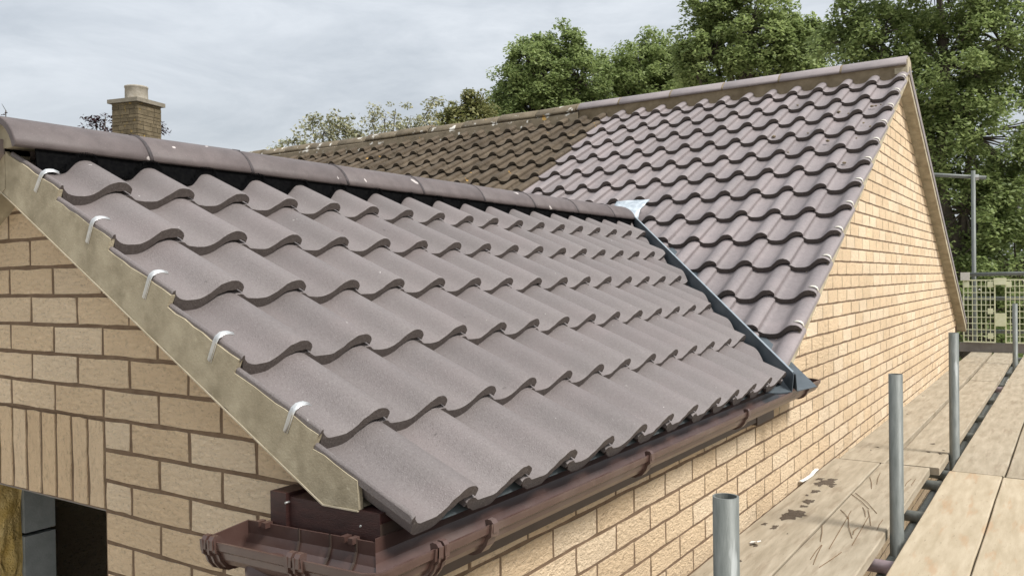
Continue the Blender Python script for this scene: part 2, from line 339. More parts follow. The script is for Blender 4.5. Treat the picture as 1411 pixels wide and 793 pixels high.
for r_ in range(-9, 36):
    zc = ZS + BH_ * (5.5 - r_)
    if zc < GZ: break
    for k in range(-9, 6):
        xc = XO + BL_ * k + (BL_ / 2 if r_ % 2 else 0)
        ln = 'F'
        x0, x1 = xc - .112, xc + .112
        cutx = None
        if zc < ZS and x1 > XSL and x0 < XO and zc > ZSILL - .02:         # opening and soldier course
            lim = XSL if zc > ZS - .2343 else XJ - .002
            if x0 < XO - .01 < XO + .01 < x1: xc = XO + .005 + .0535; ln = 'H'
            elif x0 < lim - .02: cutx = lim if x1 > lim else None
            else: continue
        if xc - .11 < XW0 or xc > XS: continue
        top = roof_x(max(xc - .1, XW0)) if xc > XRD else roof_x(xc)
        if zc - .035 > max(roof_x(xc - .112), roof_x(xc + .112)) - .10: continue
        me = random.choice(FULL if ln == 'F' else HALF)
        mw = Matrix.Translation((xc, YF, zc))
        hi = xc > XRD - .12 and zc + .04 > roof_x(xc + .112) - .10
        lo_ = xc < XRD + .12 and zc + .04 > roof_x(xc - .112) - .10
        cuts = ([verge_cut()] if hi else []) + ([(Vector((XS - .0015, 0, 0)), Vector((1, 0, 0)))] if xc + .112 > XS - .0015 else []) + ([(Vector((cutx, 0, 0)), Vector((1, 0, 0)))] if cutx else [])
        if lo_: n_l = Vector((-math.sin(AL), 0, math.cos(AL))); cuts.append((Vector((2 * XRD, 0, 0)) - n_l * .085, n_l))
        if cuts:
            m2 = bisect(me, mw, cuts, 'brick')
            if m2: link('brick', m2, 'brick', fw)
        elif xc < -2.2 or zc < -.75: items.append((me, mw))
        else:
            o = link('brick', me, None, fw); o.location = mw.translation
join_stuff('hidden_bricks', items, 'brick', fw)
lint = boxes('soldier_lintel', [(XJ - .12, XO - .002, YM0 + .002, YM1 - .01, ZS - .2335, ZS - .003)], 'mortar', EXT)
k = 0
while XO - .006 - .0331 - BH_ * k > XJ - .1:
    o = link('brick', SOLD[k % 5], None, lint); o.location = (XO - .006 - .0331 - BH_ * k, YF, ZS - .006 - .112); k += 1
boxes('lintel_plate', [(XJ - .1, XO + .001, YM0 + .01, YM1 + .02, ZS - .241, ZS - .2357)], 'toe', lint)

# cavity and inner leaf seen through the opening
y2, y3 = YM1 + .001, YM1 + .10
wv, wf = [], []
nz, ny = 24, 8
for j in range(nz + 1):
    for i in range(ny + 1):
        wv.append((XJ - .012 + rng.uniform(-.012, .012), y2 + (y3 - y2) * i / ny + (rng.uniform(-.006, .006) if 0 < i < ny else 0), -1.25 + 1.2 * j / nz))
for j in range(nz):
    for i in range(ny): a = j * (ny + 1) + i; wf.append((a, a + 1, a + ny + 2, a + ny + 1))
ins = mk('cavity_insulation', wv, wf, 'wool', EXT, True); ins['label'] = 'yellow mineral wool in the wall cavity'
boxes('insulation_batt', [(XJ - .5, XJ - .03, y2 + .004, y3 - .004, -1.25, -.06)], 'wool', ins)
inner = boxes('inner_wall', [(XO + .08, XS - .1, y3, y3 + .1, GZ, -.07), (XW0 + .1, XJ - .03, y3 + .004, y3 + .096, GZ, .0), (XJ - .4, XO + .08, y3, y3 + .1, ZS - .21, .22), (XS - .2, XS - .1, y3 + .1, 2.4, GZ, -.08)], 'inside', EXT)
for z in [-1.32 + .225 * i for i in range(5)]:
    boxes('block', [(XJ - .48, XJ, y3, y3 + .1, z, z + .213)], 'block', inner)
boxes('far_side_wall', [(XW0, XW0 + .1, YM1 + .001, 2.6, GZ, -.02)], 'brick', EXT)
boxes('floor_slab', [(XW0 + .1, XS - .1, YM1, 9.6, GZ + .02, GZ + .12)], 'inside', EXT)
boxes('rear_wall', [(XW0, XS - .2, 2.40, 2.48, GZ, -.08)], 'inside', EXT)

# side wall of the extension and the house gable: one brick bond, split where the valley ends
YSPL = 2.205
sw = boxes('side_wall', [(XS - .1, XS - .0028, YM0 + .001, YSPL, GZ, -.06)], 'mortar', EXT)
fasc = lambda y: ZV + (y - YV) * math.tan(BE)
ZE = fasc(YSPL) - .1
rear_slope = (ZR - .07 - (-.136 - .03)) / (YREAR - YR)
def gable_top(y): return (fasc(y) if y < YR else fasc(YR) - (y - YR) * rear_slope) - .11
gw = prism('gable_wall', [(YSPL + .0005, GZ), (9.82, GZ), (9.82, gable_top(9.82)), (YR, gable_top(YR)), (YSPL + .0005, gable_top(YSPL))], 0, XS - .1, XS - .0028, 'mortar', HOUSE)
YS0, ZW0 = 0.9627, -0.2707
rot = Matrix.Rotation(math.pi / 2, 4, 'Z')
ext_items, house_b = [], []
nb = Vector((0, -math.sin(BE), math.cos(BE))); rb = Vector((0, rear_slope, 1)).normalized()
for k in range(-31, 32):
    zc = ZW0 + BH_ * k
    if zc < GZ: continue
    for n in range(-5, 42):
        yc = YS0 + BL_ * n + (BL_ / 2 if k % 2 == 0 else 0)
        if yc - .1 < YF - .02 or yc > 9.72: continue
        me = random.choice(FULL_S); mw = Matrix.Translation((XS, yc, zc)) @ rot
        if yc < YSPL:
            if zc > -.12: continue
            if zc > -.66:
                o = link('brick', me, None, sw); o.matrix_basis = mw
            else: ext_items.append((me, mw))
        else:
            lo = min(gable_top(yc - .112), gable_top(yc + .112)); hi = max(gable_top(yc - .112), gable_top(yc + .112), gable_top(yc))
            if zc - .033 > hi: continue
            house_b.append(((Vector((XS, yc, zc)) - CAM).length if zc > -.62 else 99, me, mw, zc + .035 > lo, yc))
join_stuff('hidden_bricks', ext_items, 'brick', sw)
house_b.sort(key=lambda t: t[0])
stuff = []
for i, (d, me, mw, cut, yc) in enumerate(house_b):
    if cut:
        yy = YR
        me = bisect(me, mw, [(Vector((0, yy, gable_top(yy) + .02)), nb if yc < YR else rb)] if abs(yc - YR) > .12 else [(Vector((0, yy, gable_top(yy) + .02)), nb), (Vector((0, yy, gable_top(yy) + .02)), rb)], 'brick')
        if not me: continue
        mw = Matrix.Identity(4)
    if i < 298:
        o = link('brick', me, 'brick', gw); o.matrix_basis = mw
    else: stuff.append((me, mw))
join_stuff('distant_bricks', stuff, 'brick', gw)
boxes('back_wall', [(-12, XS - .09, 9.72, 9.82, GZ, gable_top(9.82) - .02)], 'brick', HOUSE)
boxes('end_wall', [(-12.1, -12, 2.5, 9.82, GZ, .2)], 'brick', HOUSE)
boxes('eaves_wall', [(-12, XW0 - .01, 2.5, 2.6, GZ, .05)], 'brick', HOUSE)

# ------------------------------------------------------------------ roof tiles
TS = [-.12, -.08, -.02, .02, .05, .08, .12, .25, .36, .42, .48, .54, .60, .66, .72, .78, .83, .88, .93, .97, 1.0]
HS = [.12, .20, .25, .22, .14, .06, 0, -.03, -.01, .05, .16, .35, .57, .78, .92, .985, 1.0, .98, .90, .78, .62]
TSV = [.02, .032, .058, .07, .10, .14, .19] + TS[7:]
HSV = [.38, .5, .5, .34, .2, .08, .0] + HS[7:]
def tile_mesh(name, gauge, length, seed, w_=W, TS=TS, HS=HS):
    r = random.Random(seed); V, Fc, sm_ = [], [], []
    n = len(TS); bs_ = [0, .007, gauge * .5, gauge, length]
    nose = [r.uniform(-.0012, .0012) for _ in TS]
    top, bot = [], []
    for b in bs_:
        nn = TH * (1 - b / gauge); rt, rb_ = [], []; hf = 1 - .14 * b / gauge
        for i, (t, h) in enumerate(zip(TS, HS)):
            th = TH if t < .84 else TH - (t - .84) / .16 * .013
            if t < (-.05 if TS[0] < 0 else .08): th = .013
            dz = -.0028 if b == 0 else 0
            rt.append((t * w_, b + (nose[i] if b == 0 else 0), h * H * hf + nn + dz + (r.uniform(-.0006, .0006) if b == 0 else 0)))
            rb_.append((t * w_, b + (nose[i] if b == 0 else 0), h * H * hf + nn - th))
        top.append(rt); bot.append(rb_)
    def grid(rows, flip, s):
        o = len(V); m_ = len(rows[0])
        for rw in rows: V.extend(rw)
        for j in range(len(rows) - 1):
            for i in range(m_ - 1):
                f = (o + j * m_ + i, o + j * m_ + i + 1, o + (j + 1) * m_ + i + 1, o + (j + 1) * m_ + i)
                Fc.append(f[::-1] if flip else f); sm_.append(s)
    grid(top, False, True); grid([bot[0], bot[-1]], True, True)
    n0 = len(Fc); grid([bot[0], top[0]], False, False); n1 = len(Fc); grid([top[-1], bot[-1]], False, False)
    grid([[rw[0] for rw in bot], [rw[0] for rw in top]], True, False)
    grid([[rw[-1] for rw in top], [rw[-1] for rw in bot]], True, False)
    me = mesh(name, V, Fc); me.polygons.foreach_set('use_smooth', sm_)
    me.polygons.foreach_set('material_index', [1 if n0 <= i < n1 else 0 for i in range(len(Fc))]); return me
sE = Vector((-math.cos(AL), 0, math.sin(AL))); nE = Vector((math.sin(AL), 0, math.cos(AL)))
sM = Vector((0, math.cos(BE), math.sin(BE))); nM = Vector((0, -math.sin(BE), math.cos(BE)))
def frame(o, a, b, c): return Matrix(((a.x, b.x, c.x, o.x), (a.y, b.y, c.y, o.y), (a.z, b.z, c.z, o.z), (0, 0, 0, 1)))
EX, EY = Vector((1, 0, 0)), Vector((0, 1, 0))
TE = [tile_mesh('roof_tile', G, .335, i) for i in range(5)]; TE_TOP = [tile_mesh('roof_tile', G, .27, 20 + i) for i in range(2)]
TM_ = [tile_mesh('roof_tile', GM, .375, 40 + i, WM) for i in range(5)]; TM_TOP = [tile_mesh('roof_tile', GM, .27, 60 + i, WM) for i in range(2)]
TO_ = [m.copy() for m in TM_]; TO_TOP = [m.copy() for m in TM_TOP]
TV = [tile_mesh('roof_tile', G, .335, 90 + i, W, TSV, HSV) for i in range(2)]; TV_TOP = [tile_mesh('roof_tile', G, .27, 95, W, TSV, HSV)]
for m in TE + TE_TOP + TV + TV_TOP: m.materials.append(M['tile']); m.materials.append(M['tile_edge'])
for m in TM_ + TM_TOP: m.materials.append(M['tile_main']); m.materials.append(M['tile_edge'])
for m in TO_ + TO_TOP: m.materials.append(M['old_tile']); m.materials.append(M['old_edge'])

# valley line: both roll-tip planes meet
def yv_of(z): return YV + (z - ZV) / math.tan(BE)
VA = Vector((0, yv_of(0), 0)); VB = Vector((XRD, yv_of(-XRD * ty), -XRD * ty))
vdir = (VB - VA).normalized(); vh = Vector((vdir.x, vdir.y, 0)).normalized()
vn = Vector((-vh.y, vh.x, 0)) ; vn = vn if vn.dot(Vector((1, 1, 0))) > 0 else -vn     # horizontal, towards the house side (+x +y)
slope_e = mk('roof_slope', [v + nE * c for c in (-.085, -.10) for v in (Vector((-.06, -.10, .06 * ty)), Vector((-.06, VA.y + .1, .06 * ty)), Vector((XRD, VB.y, -XRD * ty)), Vector((XRD, -.10, -XRD * ty)))],
    [(0, 1, 2, 3), (7, 6, 5, 4), (0, 4, 5, 1), (1, 5, 6, 2), (2, 6, 7, 3), (3, 7, 4, 0)], 'felt', EXT)
mk('far_slope', [(XRD, -.23, ZRD - .06), (XRD, VB.y, ZRD - .06), (2 * XRD, VA.y, -.05), (2 * XRD, -.23, -.05), (XRD, -.23, ZRD - .1), (XRD, VB.y, ZRD - .1), (2 * XRD, VA.y, -.09), (2 * XRD, -.23, -.09)],
   [(3, 2, 1, 0), (4, 5, 6, 7), (0, 1, 5, 4), (1, 2, 6, 5), (2, 3, 7, 6), (3, 0, 4, 7)], 'slab_tile', EXT)
jit = random.Random(3)
for j in range(6):
    for i in range(0, 19):
        wob = Vector((0, jit.uniform(-.0015, .0015), 0)) + sE * jit.uniform(-.002, .002) + nE * jit.uniform(-.0006, .0012)
        o_ = EY * (i * W - .87 * W) + sE * (j * G) - nE * (H + TH) + wob
        mw = frame(o_, EY, sE, nE) @ Matrix.Rotation(jit.uniform(-.004, .004), 4, 'Z')
        me = jit.choice((TV_TOP if j == 5 else TV) if i == 0 else TE_TOP if j == 5 else TE)
        pts = [mw @ Vector((a, b, 0)) for a in (-.02, W) for b in (0, .3)]
        ds = [(p - VA).dot(vn) + .03 for p in pts]
        if min(ds) > 0: continue
        if max(ds) > 0:
            m2 = bisect(me, mw, [(VA - vn * .03, vn)], 'roof_tile')
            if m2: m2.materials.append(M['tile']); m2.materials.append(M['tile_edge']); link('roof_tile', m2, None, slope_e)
        else:
            o = link('roof_tile', me, None, slope_e); o.matrix_basis = mw
# house roof
YE = 2.15
slope_m = mk('roof_slope', [v + nM * c for c in (-.085, -.10) for v in (Vector((-12.1, YE, fasc(YE))), Vector((XS + .02, YE, fasc(YE))), Vector((XS + .02, YR, fasc(YR))), Vector((-12.1, YR, fasc(YR))))],
    [(0, 1, 2, 3), (7, 6, 5, 4), (0, 4, 5, 1), (1, 5, 6, 2), (2, 6, 7, 3), (3, 7, 4, 0)], 'old_tile', HOUSE)
zrb = gable_top(YREAR) + .11
mk('rear_slope', [(-12.1, YR, fasc(YR) - .03), (-.03, YR, fasc(YR) - .03), (-.03, YREAR, zrb - .02), (-12.1, YREAR, zrb - .02), (-12.1, YR, fasc(YR) - .09), (-.03, YR, fasc(YR) - .09), (-.03, YREAR, zrb - .07), (-12.1, YREAR, zrb - .07)],
   [(0, 1, 2, 3), (7, 6, 5, 4), (0, 4, 5, 1), (1, 5, 6, 2), (2, 6, 7, 3), (3, 7, 4, 0)], 'tile_main', HOUSE)
XOLD = -2.50
n_new = n_old = 0
for k in range(13):
    for m_ in range(0, 60):
        x = XV - m_ * WM
        wob = Vector((jit.uniform(-.0015, .0015), 0, 0)) + sM * jit.uniform(-.003, .003) + nM * jit.uniform(-.0006, .0015)
        old = x - WM * .4 < XOLD + .02 * (k % 2)
        if old: wob += sM * jit.uniform(-.008, .008) + nM * jit.uniform(0, .003)
        o_ = Vector((x - .87 * WM, YV, ZV)) - sM * (k * GM) - nM * (H + TH) + wob
        mw = frame(o_, EX, sM, nM) @ Matrix.Rotation(jit.uniform(-.006, .006), 4, 'Z')
        pc = mw @ Vector((WM / 2, .15, .03)); ph = mw @ Vector((WM / 2, .36, .05))
        # hidden below the extension ridge (with a margin for other viewpoints)?
        if pc.x < XRD:
            f_ = (XRD - CAM.x) / (ph.x - CAM.x); zz = CAM.z + (ph.z - CAM.z) * f_; yy = CAM.y + (ph.y - CAM.y) * f_
            if zz < ZRD - .34 and yy < VB.y: continue
            if pc.x > -2.88 and pc.y < VB.y + (XRD - pc.x) * -1.02 + .1: continue
        else:
            ds = [((mw @ Vector((a, b, 0))) - VA).dot(vn) - .012 for a in (-.02, WM) for b in (0, .36)]
            if max(ds) < 0: continue
            if min(ds) < 0:
                m2 = bisect(jit.choice(TM_), mw, [(VA + vn * .012, -vn)], 'roof_tile')
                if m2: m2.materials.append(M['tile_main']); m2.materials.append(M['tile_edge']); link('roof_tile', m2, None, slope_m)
                continue
        if pc.x < -8.8: continue
        me = jit.choice((TO_TOP if k == 0 else TO_) if old else (TM_TOP if k == 0 else TM_))
        o = link('weathered_tile' if old else 'roof_tile', me, None, slope_m); o.matrix_basis = mw
        if old: n_old += 1
        else: n_new += 1
print('house tiles new/old', n_new, n_old)

# ------------------------------------------------------------------ valley trough, saddle
def along(t, off, dz): return VA + (VB - VA) * t + vn * off + Vector((0, 0, dz))
def strip(name, prof, t0, t1, mat, parent, nseg=1):
    n = len(prof); V = [along(t0 + (t1 - t0) * s / nseg, o, z) for s in range(nseg + 1) for o, z in prof]
    Fc = [(s * n + i, s * n + i + 1, (s + 1) * n + i + 1, (s + 1) * n + i) for s in range(nseg) for i in range(n - 1)]
    o = mk(name, V, Fc, mat, parent); md = o.modifiers.new('s', 'SOLIDIFY'); md.thickness = .003; return o
vt = strip('valley_trough', [(-.13, -.062), (-.06, -.066), (-.012, -.062), (-.004, .008), (.002, .012), (.008, .006), (.012, -.06), (.10, -.045)], -.02, .97, 'valley', EXT)
strip('trough_edge', [(-.004, .0125), (.002, .015), (.005, .0125)], -.015, .965, 'valley_lip', vt)
# fan-shaped end of the trough over the gutter
c0 = along(-.03, 0, -.055)
mk('trough_end', [along(.01, .012, -.045), along(.06, -.06, -.058), along(-.02, -.09, -.068), along(-.02, -.03, -.068), along(-.012, .005, -.058)], [(0, 1, 2, 3, 4)], 'valley', vt).modifiers.new('s', 'SOLIDIFY').thickness = .003
sv, sf = [], []
for i in range(9):
    a = i / 8; yy = VB.y - .115 + .22 * a
    for jx in range(9):
        b = jx / 8 * 2 - 1
        wd = .108 + .012 * a
        x = XRD + b * wd; arch = (1 - b * b) * .08 * (1 - a * .75)
        zb_ = max(fasc(yy) + .012 if a > .3 else -9, ZRD - .083 + arch - .0)
        sv.append((x, yy, max(zb_, ZRD - .082 + arch) + rng.uniform(-.003, .003)))
for i in range(8):
    for jx in range(8): q = i * 9 + jx; sf.append((q, q + 1, q + 10, q + 9))
sad = mk('lead_saddle', sv, sf, 'lead', EXT, True); sad.modifiers.new('s', 'SOLIDIFY').thickness = .004

# ------------------------------------------------------------------ ridges
def ridge_piece(name, c, rise, half, l0, l1, axis, mat, parent, tilt=0, th=.016, n=14, droop=0):
    """Segmental ridge tile: axis 1 runs along Y (c = x, z apex), axis 0 along X (c = y, z apex)."""
    rad = (half * half + rise * rise) / (2 * rise); am = math.asin(min(1, half / rad)) if rise <= half else math.pi / 2
    V, Fc = [], []
    pf = []
    for rr, order in ((rad, range(n + 1)), (rad - th, range(n, -1, -1))):
        for i in order:
            t = -am + 2 * am * i / n; pf.append((rr * math.sin(t), rr * math.cos(t) - rad))
    k = len(pf)
    for l, up_, sh in ((l0, 0, .97), (l0 + .004, 0, 1), (l1 - .004, tilt, 1), (l1, tilt, .97)):
        for p, q in pf:
            a, z = c[0] + p * sh, c[1] + q * sh + up_ - (1 - sh) * .1
            V.append((a, l, z) if axis == 1 else (l, a, z))
    for s in range(3):
        for i in range(k): Fc.append((s * k + i, s * k + (i + 1) % k, (s + 1) * k + (i + 1) % k, (s + 1) * k + i))
    Fc += [tuple(range(k)), tuple(range(4 * k - 1, 3 * k - 1, -1))]
    me = mesh(name, V, Fc); bm = bmesh.new(); bm.from_mesh(me); bmesh.ops.recalc_face_normals(bm, faces=bm.faces); bm.to_mesh(me); bm.free()
    for pl in me.polygons:
        if len(pl.vertices) == 4: pl.use_smooth = True
    for e in me.edges: pass
    o = link(name, me, mat, parent)
    return o
# black ventilated dry-ridge roll whose brushes meet the tiles
rr_v = []
prof = [(XRD, ZRD - .03), (XRD + .09, ZRD - .065), (XRD + .108, ZRD - .085), (XRD + .121, ZRD - .15)]
n = len(prof); ys = [-.145 + (VB.y - .14 + .145) * i / 90 for i in range(91)]
V = [(x + (rng.uniform(-.004, .004) if q == n - 1 else 0), y, z) for y in ys for q, (x, z) in enumerate(prof)]
Fc = [(s * n + i, s * n + i + 1, (s + 1) * n + i + 1, (s + 1) * n + i) for s in range(90) for i in range(n - 1)]
roll = mk('ridge_roll', V, Fc, 'black', EXT); roll.modifiers.new('s', 'SOLIDIFY').thickness = .004
V, Fc = [], []
for i in range(5200):                      # bristles where the roll brushes the tiles
    y = rng.uniform(-.10, VB.y - .2); x = XRD + .116 + rng.uniform(-.004, .012); z0 = ZRD - .1; 
    t = ((y + .87 * W) / W) % 1.0; h = np.interp(t, TS, HS) * H
    zt = roof_x(x) + (h - H - .012) / math.cos(AL)
    ln = rng.uniform(.006, .02); dx, dy = rng.uniform(-.002, .009), rng.uniform(-.006, .006)
    a = len(V); V += [(x - .006, y - .0007, zt + .016), (x - .006, y + .0007, zt + .016), (x + dx, y + dy, zt + .016 - ln)]; Fc.append((a, a + 1, a + 2))
br = mk('ridge_bristles', V, Fc, 'black', roll); br['kind'] = 'stuff'
YJ = [-.205, .189, .561, 1.009, 1.459, 1.905, 2.355, 2.81, 3.263, VB.y - .1]
for a, b in zip(YJ[:-1], YJ[1:]):
    o = ridge_piece('ridge_tile', (XRD, ZRD), .088, .121, a + .004, b - .004, 1, 'ridge', EXT, tilt=jit.uniform(-.002, .002))
    if b < YJ[-1]:
        u_ = ridge_piece('ridge_union', (XRD, ZRD + .002), .089, .123, b - .007, b + .007, 1, 'union', EXT, th=.02)
        for s in (-.032, -.06, .03):       # clip teeth on the union
            boxes('clip', [(XRD + s - .006 + .07 * (s < 0), XRD + s + .006 + .07 * (s < 0), b - .016, b + .014, ZRD - .03 + (.018 if s > 0 else 0), ZRD - .02 + (.018 if s > 0 else 0))], 'union', u_)
# mortar fill at the ridge front end
prism('ridge_end_mortar', [(XRD + .112 * math.cos(t) , ZRD - .085 + .07 * math.sin(t)) for t in [math.pi * i / 8 for i in range(9)]], 1, -.174, -.1, 'mortar_verge', EXT)

xr = -.03; jit2 = random.Random(5)
xs_ = [-.035, -.512, -.994, -1.47, -1.946, -2.447, -2.88]
bed = prism('ridge_bedding', [(YR - .108, ZR - .215), (YR - .10, ZR - .085), (YR - .088, ZR - .06), (YR, ZR - .05), (YR + .108, ZR - .085), (YR + .13, ZR - .16)], 0, -2.86, -.045, 'mortar_bed', HOUSE)
prism('weathered_bedding', [(YR - .155, ZR - .24), (YR - .128, ZR - .115), (YR - .10, ZR - .09), (YR, ZR - .06), (YR + .1, ZR - .09), (YR + .13, ZR - .18)], 0, -12.0, -2.862, 'old_ridge', HOUSE)
for a, b in zip(xs_[:-1], xs_[1:]):
    ridge_piece('ridge_tile', (YR, ZR + jit2.uniform(-.003, .003)), .082, .120, b + .006, a - .006, 0, 'ridge_new', HOUSE)
    ridge_piece('ridge_joint', (YR, ZR + .002), .082, .121, b - .008, b + .007, 0, 'mortar_bed', HOUSE)
x = -2.89
while x > -8.6:
    ridge_piece('weathered_ridge_tile', (YR + jit2.uniform(-.006, .006), ZR - .008 + jit2.uniform(-.008, .008)), .085, .122, x - .445, x - .005, 0, 'old_ridge', HOUSE, tilt=jit2.uniform(-.008, .008)); x -= .45
ridge_piece('weathered_ridge_tile', (YR, ZR - .01), .085, .122, -12.1, x - .005, 0, 'old_ridge', HOUSE)

# ------------------------------------------------------------------ verges
prism('far_verge_mortar', [(XRD, .77), (2 * XRD - .02, -.075), (2 * XRD - .02, -.16), (XRD, .66)], 1, -.172, -.105, 'mortar_verge', EXT)
def ragged(poly, step=.03, amp=.0022, seed=1):
    r_ = random.Random(seed); o_ = []
    for (a0, b0), (a1, b1) in zip(poly, poly[1:] + poly[:1]):
        d_ = math.hypot(a1 - a0, b1 - b0); n_ = max(1, int(d_ / step))
        for i_ in range(n_): o_.append((a0 + (a1 - a0) * i_ / n_ + r_.uniform(-amp, amp), b0 + (b1 - b0) * i_ / n_ + r_.uniform(-amp, amp)))
    return o_
def E2(s, c, y): p = sE * s + nE * c; return (p.x, p.z)
yv0, yv1 = -.1702, -.105
poly = []
cl = .5 * H - (H + TH)
for j in range(6):
    s0 = j * G if j else .138
    c0_ = cl + .0165 - TH * ((s0 - j * G) / G)
    poly.append(E2(s0, c0_, 0)); poly.append(E2((j + 1) * G - (.002 if j < 5 else 0), cl + .0165 - TH, 0))
# lower edge: straight, set below the tiles, with a level cut at the foot
foot = E2(.138, cl + .0165 - TH * .6, 0)
lowp = [(-1.50, .672), (-.237, -.031), (foot[0] + .002, -.0302)]
poly2 = poly + [(-1.50, .80)] + lowp
vm_ = prism('verge_mortar', ragged(poly2), 1, yv0, -.1585, 'mortar_verge', EXT)
prism('verge_bedding', [E2(.18, -.095, 0), E2(5.9 * G, -.095, 0), (-1.50, .673), (-.235, -.029), (foot[0], -.028)], 1, -.1584, yv1, 'mortar_verge', EXT)
prism('undercloak', [(-1.50, .672), (-.237, -.031), (foot[0] + .002, -.0302), (foot[0] + .002, -.033), (-.2385, -.0338), (-1.50, .669)], 1, yv0 - .002, yv1, 'mortar_pale', vm_)
def clip(at_, along_, nrm, outw, parent, mat, leg=.058, wd=.013, top=.035):
    """Bent metal strip: lies on the tile, hooks over its edge and runs down the mortar face."""
    r = .010; pts = [(-top, .004), (-top * .6, .008), (-.012, .008), (-.002, .006), (.004, .0), (.006, -.01), (.006, -leg)]
    V = []
    for p, q in pts:
        for s in (-1, -.35, 0, .35, 1):
            d = -.0035 if s in (-.35, .35) else (.002 if s == 0 else 0)
            off = outw * p + nrm * q
            if q <= 0: off += outw * (d + .0025)
            else: off += nrm * (d + .0025)
            V.append(at_ + off + along_ * (s * wd * .5))
    Fc = [(i * 5 + k_, i * 5 + k_ + 1, (i + 1) * 5 + k_ + 1, (i + 1) * 5 + k_) for i in range(len(pts) - 1) for k_ in range(4)]
    o = mk('verge_clip', V, Fc, mat, parent, True); md = o.modifiers.new('s', 'SOLIDIFY'); md.thickness = .0016; return o
for j in range(1, 6):
    s = j * G + .085; c = .5 * H - (H + TH) + TH * (1 - .085 / G)
    p = sE * s + nE * c + Vector((0, .02 * W - .87 * W - .001, 0))
    tw = Matrix.Rotation(jit.uniform(-.16, .16), 3, Vector((0, 1, 0)))
    clip(p + Vector((0, .004, 0)) + sE * jit.uniform(-.008, .008), tw @ sE, tw @ nE, Vector((0, -1, 0)), vm_, 'steel', leg=jit.uniform(.052, .062))
# house front verge (faces +X)
poly = []
cl = .70 * H - (H + TH)
def M2(s, c): p = Vector((0, YV, ZV)) + sM * s + nM * c; return (p.y, p.z)
for k in range(12, -1, -1):
    s0 = -k * GM; poly += [M2(s0, cl + .004), M2(s0 + GM - .003 if k else GM * .95, cl + .004 - TH)]
pk = (YR, ZR - .03)
hv = prism('verge_mortar', poly + [pk, (YR, gable_top(YR) - .02), (2.33, gable_top(2.33) - .005), M2(-12 * GM, -.12)], 0, -.083, XV + .014, 'mortar_verge', HOUSE)
prism('verge_bedding', [M2(-12 * GM, -.105), M2(GM * .9, -.105), (YR, gable_top(YR) - .02), (2.33, gable_top(2.33) - .005), M2(-12 * GM, -.13)], 0, XS - .02, -.0835, 'mortar_verge', HOUSE)
for k in range(12):
    p = Vector((0, YV, ZV)) + sM * (-k * GM + .03) + nM * (-.01) + Vector((XV + .11 * WM + .004 - .006, 0, 0))
    clip(p, sM, nM, Vector((1, 0, 0)), hv, 'clip_white', leg=.018, wd=.013, top=.032)
prism('rear_verge_mortar', [(YR, ZR - .035), (YREAR + .02, zrb - .01), (YREAR + .02, gable_top(YREAR) - .045), (YREAR - .1, gable_top(YREAR - .1) - .03), (YR, gable_top(YR) - .03)], 0, XS - .01, XV + .020, 'mortar_verge', HOUSE)
prism('apex_mortar', [(YR - .11, ZR - .15), (YR - .09, ZR - .045), (YR, ZR - .008), (YR + .08, ZR - .04), (YR + .12, ZR - .15)], 0, XS, XV + .0235, 'mortar_verge', HOUSE)
o = boxes('rear_gutter_end', [(-3, -.05, YREAR + .005, YREAR + .085, zrb - .15, zrb - .07)], 'fascia', HOUSE)

# ------------------------------------------------------------------ eaves box, fascia, gutter
XFA, YFA, ZRIM, GWD = -.093, -.182, -.075, .113
bx = boxes('eaves_box', [(-.381, -.335, -.177, YF - .003, -.26, -.022), (-.3345, XFA - .001, -.168, YF - .003, -.25, -.030)], 'timber_brown', EXT)
for u_, v_ in ((394, 692), (497, 724)):
    yy = -.177 if u_ < 400 else -.168; p = at(u_, v_, 1, yy)
    tube('nail_head', (p.x, yy - .002, p.z), (p.x, yy + .01, p.z), .0022, 'coupler', bx, 8)
YE1 = 2.25
fa = boxes('fascia', [(XS - .0015, XFA, -.1675, YE1, at(859.5, 671, 0, XFA).z, -.05)], 'fascia', EXT)
boxes('soffit_strip', [(XS - .002, XFA + .004, 2.05, YE1 + .03, at(859.5, 671, 0, XFA).z - .012, -.17)], 'fascia', fa)
# eaves felt dressed into the gutter
ft = mk('eaves_felt', [(x, y, z) for y in (-.08, YE1 + .05) for x, z in ((-.11, -.03), (-.06, -.05), (-.048, -.064))], [(0, 1, 4, 3), (1, 2, 5, 4)], 'felt', EXT)
GP = [(0, .004), (0, -.022), (.006, -.040), (.020, -.056), (.042, -.063), (.066, -.061), (.086, -.051), (.098, -.036), (.103, -.022), (.110, -.016), (.112, -.004), (.112, 0), (.1075, 0)]
GI = [(.1075, -.004), (.106, -.014), (.099, -.020), (.094, -.034), (.083, -.048), (.065, -.0575), (.042, -.0595), (.0215, -.0525), (.0095, -.038), (.0035, -.021), (.0035, .004)]
GP = [(d, z - d * .06) for d, z in GP]; GI = [(d, z - d * .06) for d, z in GI]
def gut_profile(): return GP + GI
XL, YEND = -.440, at(1131, 520, 0, XFA + GWD).y
def sweep(name, prof, stations, mat, parent, cap=True):
    V = []; k = len(prof)
    for st in stations: V += [st(d, z) for d, z in prof]
    Fc = [(s * k + i, s * k + (i + 1) % k, (s + 1) * k + (i + 1) % k, (s + 1) * k + i) for s in range(len(stations) - 1) for i in range(k)]
    if cap: Fc += [tuple(range(k)), tuple(range(len(stations) * k - 1, (len(stations) - 1) * k - 1, -1))]
    me = mesh(name, V, Fc); bm = bmesh.new(); bm.from_mesh(me); bmesh.ops.recalc_face_normals(bm, faces=bm.faces); bm.to_mesh(me); bm.free()
    return link(name, me, mat, parent)
fall = lambda x: -.006 - .011 * (XFA - x) / (XFA - XL)
ft_st = lambda x: (lambda d, z: (x, YFA - d, ZRIM + z + fall(x)))
